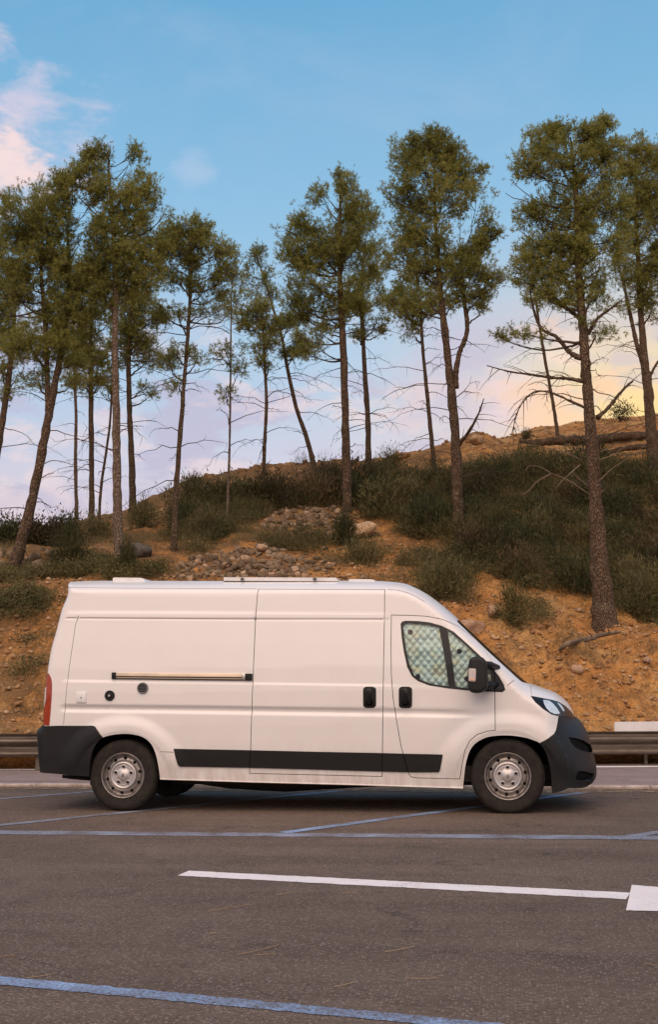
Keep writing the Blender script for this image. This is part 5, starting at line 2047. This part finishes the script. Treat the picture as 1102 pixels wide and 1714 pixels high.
pine('slender pine bent in a long curve to the left near the middle', [(528, 793), (516, 740), (496, 682), (481, 615), (471, 562), (456, 512), (441, 462), (428, 425)], [12, 10.5, 9.5, 8, 7, 5.5, 4.5, 3],
     [(430, 428, 18, 18, .7), (441, 462, 22, 22, .6), (416, 462, 16, 20, .5), (455, 490, 18, 14, .4), (422, 495, 22, 14, .3), (486, 540, 16, 14), (496, 588, 18, 12), (512, 575, 16, 10, .6)],
     11, dead=16, dead_span=(.15, .7))
pine('stout pine in the middle with a full crown wider to the left', [(582, 860), (580, 765), (577, 660), (574, 560), (569, 460), (569, 370), (571, 310)], [24, 20, 17.5, 15.5, 12, 8, 3],
     [(572, 312, 30, 20), (540, 335, 26, 30), (594, 345, 26, 32), (500, 375, 26, 26), (560, 378, 50, 36), (604, 392, 28, 38), (526, 425, 52, 34), (580, 432, 52, 36), (488, 425, 22, 28, .8), (520, 478, 46, 32), (570, 490, 44, 30), (500, 512, 30, 18, .8), (540, 525, 40, 18, .7), (470, 385, 14, 18, .6), (535, 560, 36, 12, .4), (510, 590, 30, 12, .5)],
     12, dead=24, dead_span=(.15, .55))
pine('slimmer pine pressed against the right side of the stout middle pine', [(617, 782), (616, 705), (611, 625), (607, 545), (606, 470), (612, 400)], [15, 12.5, 11, 9.5, 7.5, 4],
     [(612, 468, 34, 32), (624, 420, 24, 34), (604, 515, 38, 20), (622, 370, 18, 26, .8), (640, 500, 20, 16, .7), (632, 540, 26, 14, .5), (598, 560, 26, 14, .5)], 13, dead=16, dead_span=(.2, .65))
pine('thin straight pine leaning slightly left, in front of the skyline mound', [(729, 792), (722, 725), (714, 645), (707, 565), (704, 500)], [11.5, 10, 8.5, 7.5, 5],
     [(700, 492, 30, 22), (680, 522, 26, 20), (720, 520, 24, 18), (662, 505, 14, 16, .7), (690, 555, 26, 14, .4)], 14, dead=16, dead_span=(.2, .75))
pine('tall pine with a side stem forking off to the right below its crown', [(768, 900), (766, 815), (762, 725), (755, 645), (746, 565), (738, 490), (731, 400), (728, 310), (726, 245)], [29, 25, 22, 19, 17, 14, 10, 6, 3],
     [(715, 243, 44, 20), (684, 270, 34, 32), (752, 258, 32, 26), (774, 295, 30, 36), (712, 305, 46, 36), (742, 340, 52, 38), (678, 330, 32, 34), (796, 340, 26, 34), (690, 385, 38, 38), (740, 405, 56, 38), (790, 400, 34, 36), (700, 450, 46, 36), (760, 462, 50, 36), (814, 385, 16, 34, .7), (800, 450, 28, 30), (672, 430, 22, 34, .8), (720, 500, 42, 18, .8), (790, 500, 34, 18, .8), (818, 470, 18, 24, .7)],
     15, forks=[([(764, 650), (764, 622), (770, 590), (779, 568), (783, 545), (779, 512), (774, 470), (776, 430)], [12, 12, 11, 10.5, 10, 9, 7, 4])], dead=24, dead_span=(.15, .55), limbs=[([(768, 745), (782, 728), (795, 706), (804, 680)], [8, 6, 4, 2])])
pine('thin dark pine stem behind the big right-hand pine, leaning left', [(936, 738), (929, 690), (920, 640), (908, 572), (898, 505), (891, 455)], [9, 8, 7.5, 6.5, 5.5, 3.5],
     [(893, 470, 24, 20, .8), (905, 505, 24, 16, .5)], 16, dead=9)
pine('largest pine, thick flaky trunk standing on the orange bank right of the van', [(1015, 1045), (1008, 985), (1002, 910), (997, 830), (991, 740), (985, 660), (980, 590), (975, 530), (970, 450), (968, 370), (962, 290), (956, 230)], [43, 36, 29, 25, 21.5, 18.5, 17, 16, 13.5, 10, 6, 3],
     [(952, 222, 40, 17), (908, 238, 32, 26), (990, 226, 34, 20), (876, 280, 26, 34), (938, 272, 54, 36), (998, 275, 44, 34), (1020, 260, 20, 30, .7), (884, 340, 36, 38), (948, 345, 54, 38), (1005, 345, 40, 40), (872, 395, 26, 26, .8), (920, 405, 52, 32), (980, 415, 46, 34), (886, 440, 36, 24, .9), (935, 462, 48, 26), (1005, 450, 34, 28), (865, 320, 14, 26, .7), (1028, 410, 22, 30, .8), (910, 500, 40, 16, .5), (990, 505, 34, 18, .5), (880, 560, 40, 10, .35), (1000, 560, 34, 14, .3)],
     17, dead=14, dead_span=(.35, .6), ws=1.05,
     limbs=[([(975, 600), (955, 588), (934, 562), (909, 545), (896, 505), (892, 470)], [11, 9, 7, 6, 5, 3]), ([(974, 535), (962, 522), (941, 503), (918, 483), (895, 462)], [10, 8, 7, 5, 3]),
            ([(978, 638), (952, 632), (927, 628), (892, 620), (858, 612), (822, 599)], [8, 6, 5, 4, 3, 2]), ([(983, 684), (950, 668), (920, 655), (895, 655), (877, 672), (866, 695), (862, 722)], [6, 5, 4, 3, 2.5, 2, 1.5]),
            ([(1001, 699), (1022, 680), (1042, 656), (1060, 636), (1078, 620)], [9, 7.5, 6, 5, 4]), ([(985, 560), (1000, 535), (1020, 520), (1040, 505)], [8, 6, 5, 3])],
     pale_dead=[[(985, 826), (952, 804), (923, 792), (906, 782), (888, 780), (880, 788)], [(923, 793), (900, 806), (885, 822), (873, 829)], [(972, 778), (958, 790), (945, 802), (931, 816)], [(984, 812), (968, 800), (960, 790)], [(975, 770), (940, 756), (909, 748), (874, 742)],
                [(1003, 806), (1025, 785), (1050, 768), (1080, 746)], [(1004, 770), (1030, 760), (1055, 742), (1068, 731)], [(1006, 756), (1025, 748), (1038, 738)], [(1006, 826), (1014, 818), (1018, 812)]])
pine('pine at the right edge with a second stem forking off low to the left', [(1096, 790), (1091, 725), (1086, 655), (1079, 590), (1073, 510), (1069, 425), (1066, 345), (1064, 270)], [29, 25, 21, 18, 14, 11, 7, 3],
     [(1066, 252, 32, 20), (1092, 265, 26, 24), (1046, 285, 24, 30), (1080, 315, 40, 38), (1052, 350, 30, 36), (1095, 375, 34, 38), (1062, 405, 38, 34), (1095, 440, 34, 34), (1046, 455, 28, 26, .8), (1070, 480, 36, 26, .9), (1100, 510, 26, 26, .8), (1050, 515, 30, 16, .5), (1125, 330, 36, 50), (1130, 420, 34, 50), (1128, 260, 30, 30)],
     18, forks=[([(1082, 650), (1076, 605), (1068, 580), (1058, 535), (1048, 490), (1040, 455)], [11, 11, 10, 8.5, 7, 4])], dead=16, dead_span=(.2, .6), limbs=[([(1086, 640), (1096, 615), (1110, 595)], [6, 5, 3])])


# ------------------------------------------------------------------ shrubs
def shrub(name, label, cat, px, py, w, h, mat, seed, n=2600, up=0.8, leaf=0.09, wide=0.014, stem=True, group=None, fuzzy=0.3):
    """a bush standing with its foot at (px, py), w by h picture points"""
    r = np.random.default_rng(seed)
    P, D = on_hill(px, py)
    k = D / F
    W_, H_ = w * k / 2, h * k
    root = thing(name, P, label, cat, group)
    ns = max(6, int(n / 60))
    u = unit(r, ns)
    u[:, 2] = np.abs(u[:, 2])
    loc = u * (r.random(ns) ** 0.4)[:, None]
    C = P + loc[:, :1] * W_ * RH + loc[:, 1:2] * W_ * 0.8 * FH + np.array([0, 0, 1]) * (loc[:, 2:3] * H_ * 0.95)
    T = np.repeat(C, 60, 0)[:n] + r.normal(0, fuzzy * min(W_, H_) + 0.03, (min(n, ns * 60), 3))
    T[:, 2] = np.maximum(T[:, 2], P[2] - 0.1)
    out = (T - (P + np.array([0, 0, H_ * .3])))
    out /= np.linalg.norm(out, axis=1)[:, None] + 1e-6
    Dv = out * 0.5 + np.array([0, 0, up]) + r.normal(0, .5, T.shape)
    V = blades(T, Dv, r.uniform(.6, 1.3, len(T)) * leaf, r.uniform(.7, 1.3, len(T)) * wide, r)
    tri_obj('foliage', V, M[mat], root)
    if stem:
        mb = MB()
        for c in C[r.permutation(ns)[:min(ns, 14)]]:
            tt = np.linspace(0, 1, 5)[:, None]
            mb.tube((P - [0, 0, .05]) * (1 - tt) + c * tt + np.array([0, 0, .1]) * tt * (1 - tt), np.linspace(.014, .004, 5), 4, False)
        mb.obj('stems', M['twig'], root)
    return root


shrub('cypress_shrub', 'dark narrow evergreen shrub standing alone left of the tall pine trunk', 'bush', 117, 950, 48, 96, 'dark_shrub', 51, 5200, 1.0, .10, .014)
shrub('cypress_shrub', 'slim dark evergreen shrub hugging the foot of the tall foreground pine', 'bush', 209, 962, 24, 62, 'dark_shrub', 52, 3000, 1.1, .10, .014)
shrub('bramble', 'low dark hedge bush against the pale sky at the far left edge', 'bush', 8, 912, 62, 46, 'dark_shrub', 53, 2600, .6, .10, .04)
shrub('bramble', 'reddish straggly bramble right of the leaning pine', 'bush', 66, 912, 56, 44, 'bramble', 54, 2200, .6, .09, .045)
shrub('bramble', 'thin leafy bramble rising behind the dark evergreen shrub', 'bush', 102, 902, 46, 46, 'bramble', 55, 1800, .7, .09, .045)
shrub('bramble', 'tangled bush between the dark evergreen shrub and the tall pine', 'bush', 160, 905, 60, 40, 'scrub', 56, 2600, .7, .10, .02)
shrub('bush', 'dark bush behind the tall pine where the slope begins', 'bush', 238, 882, 50, 42, 'scrub', 57, 2800, .7, .10, .018)
shrub('bush', 'rounded dark bush on the shoulder of the ridge at left', 'bush', 324, 838, 40, 42, 'dark_shrub', 58, 3000, .7, .10, .018)
shrub('bush', 'dark bush at the ridge between the bent pine and the stout middle pine', 'bush', 548, 818, 48, 48, 'dark_shrub', 59, 3200, .8, .10, .018)
shrub('bush', 'upright bush in front of the large brown boulder', 'bush', 578, 912, 32, 56, 'dark_shrub', 60, 2800, .9, .10, .018)
shrub('bush', 'wide low bush below the large brown boulder', 'bush', 612, 942, 66, 40, 'scrub', 61, 3200, .8, .11, .016)
shrub('bush', 'dense green bush on the bank right above the cab roof', 'bush', 742, 1003, 76, 70, 'scrub', 62, 4600, .8, .11, .018)
shrub('bush', 'small tuft growing from the orange slope left of the dense cab bush', 'bush', 676, 948, 26, 22, 'scrub', 63, 900, .9, .10, .016)
shrub('bush', 'ragged plant hanging on the cut bank above the windscreen', 'bush', 858, 1046, 46, 62, 'scrub', 64, 2400, .5, .10, .018)
shrub('bush', 'tiny round bush on the skyline between the mound and the big pine', 'bush', 883, 735, 16, 15, 'dark_shrub', 65, 700, .6, .08, .02)
shrub('bush', 'bush on the crest right of the slim twin pine', 'bush', 652, 785, 46, 34, 'scrub', 66, 2000, .8, .10, .018)
shrub('bush', 'dry twiggy plant poking up from the bare ridge', 'bush', 505, 778, 24, 20, 'bramble', 67, 260, 1.0, .16, .010)
shrub('bush', 'pale yellowish bush right of the slim left pine', 'bush', 342, 900, 62, 48, 'dry_grass', 68, 1800, .9, .14, .010)
shrub('bush', 'dark bush filling the right edge behind the big trunk', 'bush', 1090, 1030, 76, 80, 'scrub', 69, 4600, .7, .11, .018)
shrub('bush', 'golden bush lit by the sunset on the skyline at right', 'bush', 1040, 705, 40, 32, 'bramble', 70, 900, .6, .09, .03)


def heath_bushes():
    r = np.random.default_rng(77)
    protos = []
    for v in range(6):
        n = 1500
        u = unit(r, 26)
        u[:, 2] = np.abs(u[:, 2])
        C = u * (r.random(26) ** .4)[:, None] * [1, .85, 1.0]
        T = np.repeat(C, n // 26 + 1, 0)[:n] + r.normal(0, .2, (n, 3))
        T[:, 2] = np.maximum(T[:, 2], -.15)
        out = T / (np.linalg.norm(T, axis=1)[:, None] + 1e-6)
        V = blades(T, out * .5 + [0, 0, .7] + r.normal(0, .5, T.shape), r.uniform(.10, .26, n), r.uniform(.022, .045, n), r)
        protos.append(new_mesh('foliage', V, np.arange(len(V)).reshape(-1, 3), M[('scrub', 'dark_shrub', 'olive_heath', 'dark_shrub', 'bramble', 'brown_heath')[v]]))
        mb = MB()
        for c in C[:9]:
            tt = np.linspace(0, 1, 4)[:, None]
            mb.tube(c * tt + np.array([0, 0, -.1]) * (1 - tt), [.035, .025, .018, .01], 4, False)
        protos[-1] = (protos[-1], new_mesh('stems', np.concatenate(mb.V), mb.F, M['twig']))
    done = 0
    veg = np.array(VEG_AREA, float)
    while done < 90:
        px, py = r.uniform(290, 1130), r.uniform(775, 1050)
        if not pip(np.array([[px, py]]), veg)[0]:
            continue
        done += 1
        P, D = on_hill(px, py)
        h = r.uniform(20, 56) * D / F
        root = thing('heath_bush', P, 'olive heath bush, one of many crowding the slope below the pines', 'bush', 'heath bushes covering the slope')
        fo, st = protos[r.integers(6)]
        for nm, me in (('foliage', fo), ('stems', st)):
            o = bpy.data.objects.new(nm, me)
            COL.objects.link(o)
            o.parent = root
            o.scale = (h * r.uniform(.8, 1.3), h * r.uniform(.8, 1.2), h)
            o.rotation_euler = (0, 0, r.uniform(0, 6.28))


VEG_AREA = [(300, 860), (330, 850), (420, 842), (520, 835), (600, 820), (690, 812), (760, 804), (870, 785), (1000, 790), (1140, 790), (1140, 1055), (1060, 1030), (1035, 1015), (960, 1000), (880, 982), (800, 952), (770, 922), (700, 902), (640, 878), (600, 850), (520, 848), (470, 852), (430, 872), (330, 925), (290, 910)]
heath_bushes()


# ------------------------------------------------------------------ scrub covering the slope, dry grass
def cover(name, polys, step_n, mat, seed, leaf, wide, per, up, height, spread, d0=20.5, keep=0.0, scale=1.1, mess=0.5):
    r = np.random.default_rng(seed)
    Ps = []
    for _ in range(40):
        s = r.uniform(-15, 15, 3000)
        D = r.uniform(d0, 41, 3000)
        P = sdz(s, D, hill(s, D))
        q = to_px(P)
        ok = np.zeros(len(q), bool)
        for pl in polys:
            ok |= pip(q, np.array(pl, float))
        ok &= vnoise(s * scale + 7, D * scale + 3) > keep
        Ps.append(P[ok])
        if sum(map(len, Ps)) > step_n:
            break
    C = np.concatenate(Ps)[:step_n]
    n = len(C) * per
    hs = np.repeat(r.uniform(.5, 1.3, len(C)) * height, per)
    T = np.repeat(C, per, 0) + np.stack([r.normal(0, spread, n), r.normal(0, spread, n), np.zeros(n)], 1)
    T[:, 2] += hs * r.random(n) ** 0.8 - 0.05
    Dv = np.stack([r.normal(0, mess, n), r.normal(0, mess, n), np.full(n, up) + r.normal(0, mess * .5, n)], 1)
    V = blades(T, Dv, r.uniform(.6, 1.4, n) * leaf, r.uniform(.7, 1.3, n) * wide, r)
    tag(tri_obj(name, V, M[mat]), kind='stuff')


VEG = [[(290, 858), (330, 846), (420, 836), (520, 828), (560, 806), (600, 812), (690, 802), (760, 794), (830, 785), (870, 768), (1000, 775), (1140, 778), (1140, 1065), (1060, 1035), (1035, 1020), (960, 1004), (880, 985), (800, 955), (770, 925), (700, 905), (640, 880), (600, 850), (520, 848), (470, 852), (430, 870), (330, 930), (285, 915)],
       [(520, 905), (560, 915), (540, 935), (440, 915), (440, 895)], [(690, 930), (780, 940), (790, 1000), (720, 1000)]]
cover('undergrowth', VEG, 1500, 'scrub', 81, .085, .017, 95, .6, .30, .17, keep=0.05, scale=1.9, mess=.8)
cover('undergrowth', VEG, 460, 'dark_shrub', 82, .09, .018, 150, .6, .55, .17, keep=0.04, scale=1.5, mess=.7)
cover('undergrowth', VEG, 700, 'olive_heath', 86, .10, .015, 110, .9, .5, .2, keep=-0.1, scale=1.7, mess=.6)
cover('dry_stalks', VEG, 700, 'dry_grass', 87, .30, .008, 26, 1.6, .12, .13, keep=-0.1, scale=1.3, mess=.35)
cover('dry_grass', [[(-30, 985), (-30, 905), (110, 905), (280, 890), (300, 915), (300, 965), (120, 975)], [(300, 925), (330, 850), (430, 850), (440, 905), (330, 925)], [(640, 900), (760, 950), (700, 980), (560, 960), (520, 930)], VEG[0]], 1500, 'dry_grass', 83, .20, .008, 34, 1.5, .06, .10)
cover('undergrowth', [[(-30, 1050), (-30, 965), (60, 960), (190, 955), (200, 970), (110, 985), (90, 1010), (60, 1040)], [(-30, 1150), (-30, 1080), (50, 1070), (60, 1130)], [(200, 968), (200, 915), (290, 915), (300, 940), (260, 968)], [(820, 1015), (900, 1000), (910, 1060), (860, 1085)], [(100, 960), (120, 925), (200, 930), (200, 965)]], 420, 'scrub', 84, .08, .018, 110, .6, .26, .17, keep=-0.05, mess=.8)
cover('dry_grass', [BANK], 420, 'dry_grass', 85, .16, .008, 22, 1.2, .03, .07, keep=0.12)

# ------------------------------------------------------------------ fallen timber
def log(name, label, pts, wid, D, mat, cat):
    P = np.array([at_d(px, py, d) for (px, py), d in zip(pts, D)])
    root = thing(name, P[0], label, cat)
    q = smooth_line(P, 6)
    R = np.interp(np.linspace(0, 1, len(q)), np.linspace(0, 1, len(wid)), wid) * np.mean(D) / F / 2
    mb = MB()
    bark_tube(mb, q, R, rng, 9, 0.08)
    mb.obj('trunk' if cat == 'log' else 'stem', M[mat], root, True)
    mb = MB()
    for i in range(2, len(q) - 2, 3):
        e = unit(rng, 1)[0] * [1, 1, .6] + [0, 0, .2]
        t = np.linspace(0, 1, 5)[:, None]
        mb.tube(q[i] + e * rng.uniform(.2, .7) * t, np.linspace(.012, .004, 5), 4, False)
    tag(mb.obj('side_twigs', M['twig'], root), kind='stuff')


gd = lambda px, py: on_hill(px, py)[1] - 0.25
log('fallen_tree', 'long dark fallen trunk lying across the slope below the skyline at right', [(870, 738), (900, 741), (940, 737), (990, 736), (1040, 731), (1080, 728), (1130, 724)], [7, 12, 15, 16, 15, 14, 12], [gd(900, 745)] * 7, 'bark', 'log')
log('fallen_tree', 'shorter fallen trunk lower down beside the big pine', [(1000, 765), (1040, 752), (1075, 748), (1130, 742)], [6, 9, 10, 10], [gd(1040, 760)] * 4, 'bark', 'log')
log('fallen_branch', 'bare dead branch lying on the orange bank below the big trunk', [(938, 1088), (955, 1076), (985, 1070), (1012, 1062), (1040, 1058)], [6, 9, 9, 8, 5], [gd(938, 1092), gd(955, 1080), gd(985, 1074), gd(1012, 1066), gd(1040, 1062)], 'dead_wood', 'branch')
log('fallen_stick', 'pale thin stick leaning on the slope right of the leaning pine', [(69, 964), (78, 950), (90, 930)], [3.2, 3, 2.4], [gd(69, 967), gd(78, 955) , gd(90, 938)], 'dead_wood', 'stick')

# ------------------------------------------------------------------ litter on the asphalt
def litter():
    r = np.random.default_rng(91)
    mb = MB()
    # the longer straws seen in the photo
    for a, b, bend in (((350, 1524), (417, 1513), 2), ((398, 1597), (467, 1581), 3), ((430, 1598), (463, 1596), 0), ((463, 1497), (492, 1492), 1), ((680, 1637), (733, 1637), 1), ((560, 1651), (598, 1642), 2), ((645, 1593), (694, 1584), 1), ((1080, 1612), (1106, 1618), -1), ((45, 1637), (95, 1628), 1), ((0, 1600), (24, 1599), 0), ((893, 1583), (899, 1589), 0), ((575, 1495), (597, 1493), 0), ((350, 1562), (362, 1561), 0)):
        p, q = at_z(*a, .006), at_z(*b, .006)
        m = at_z((a[0] + b[0]) / 2, (a[1] + b[1]) / 2 + bend, .008)
        t = np.linspace(0, 1, 7)[:, None]
        mb.tube(p * (1 - t) ** 2 + 2 * m * t * (1 - t) + q * t ** 2, .0016, 4)
    tag(mb.obj('straws', M['dry_needle']), kind='stuff')
    n = 900
    x, y = r.uniform(-3, 9, n), CAM[1] + 3.5 + 9.5 * r.random(n) ** 1.3
    a = r.uniform(0, math.pi, n)
    P = np.stack([x, y, np.full(n, .004)], 1)
    V = blades(P, np.stack([np.cos(a), np.sin(a), np.zeros(n)], 1), r.uniform(.02, .09, n), r.uniform(.002, .005, n), r)
    V[:, 2] = .004 + np.abs(V[:, 2] - .004) * .3
    tag(tri_obj('pine_litter', V, M['dry_needle']), kind='stuff')


litter()
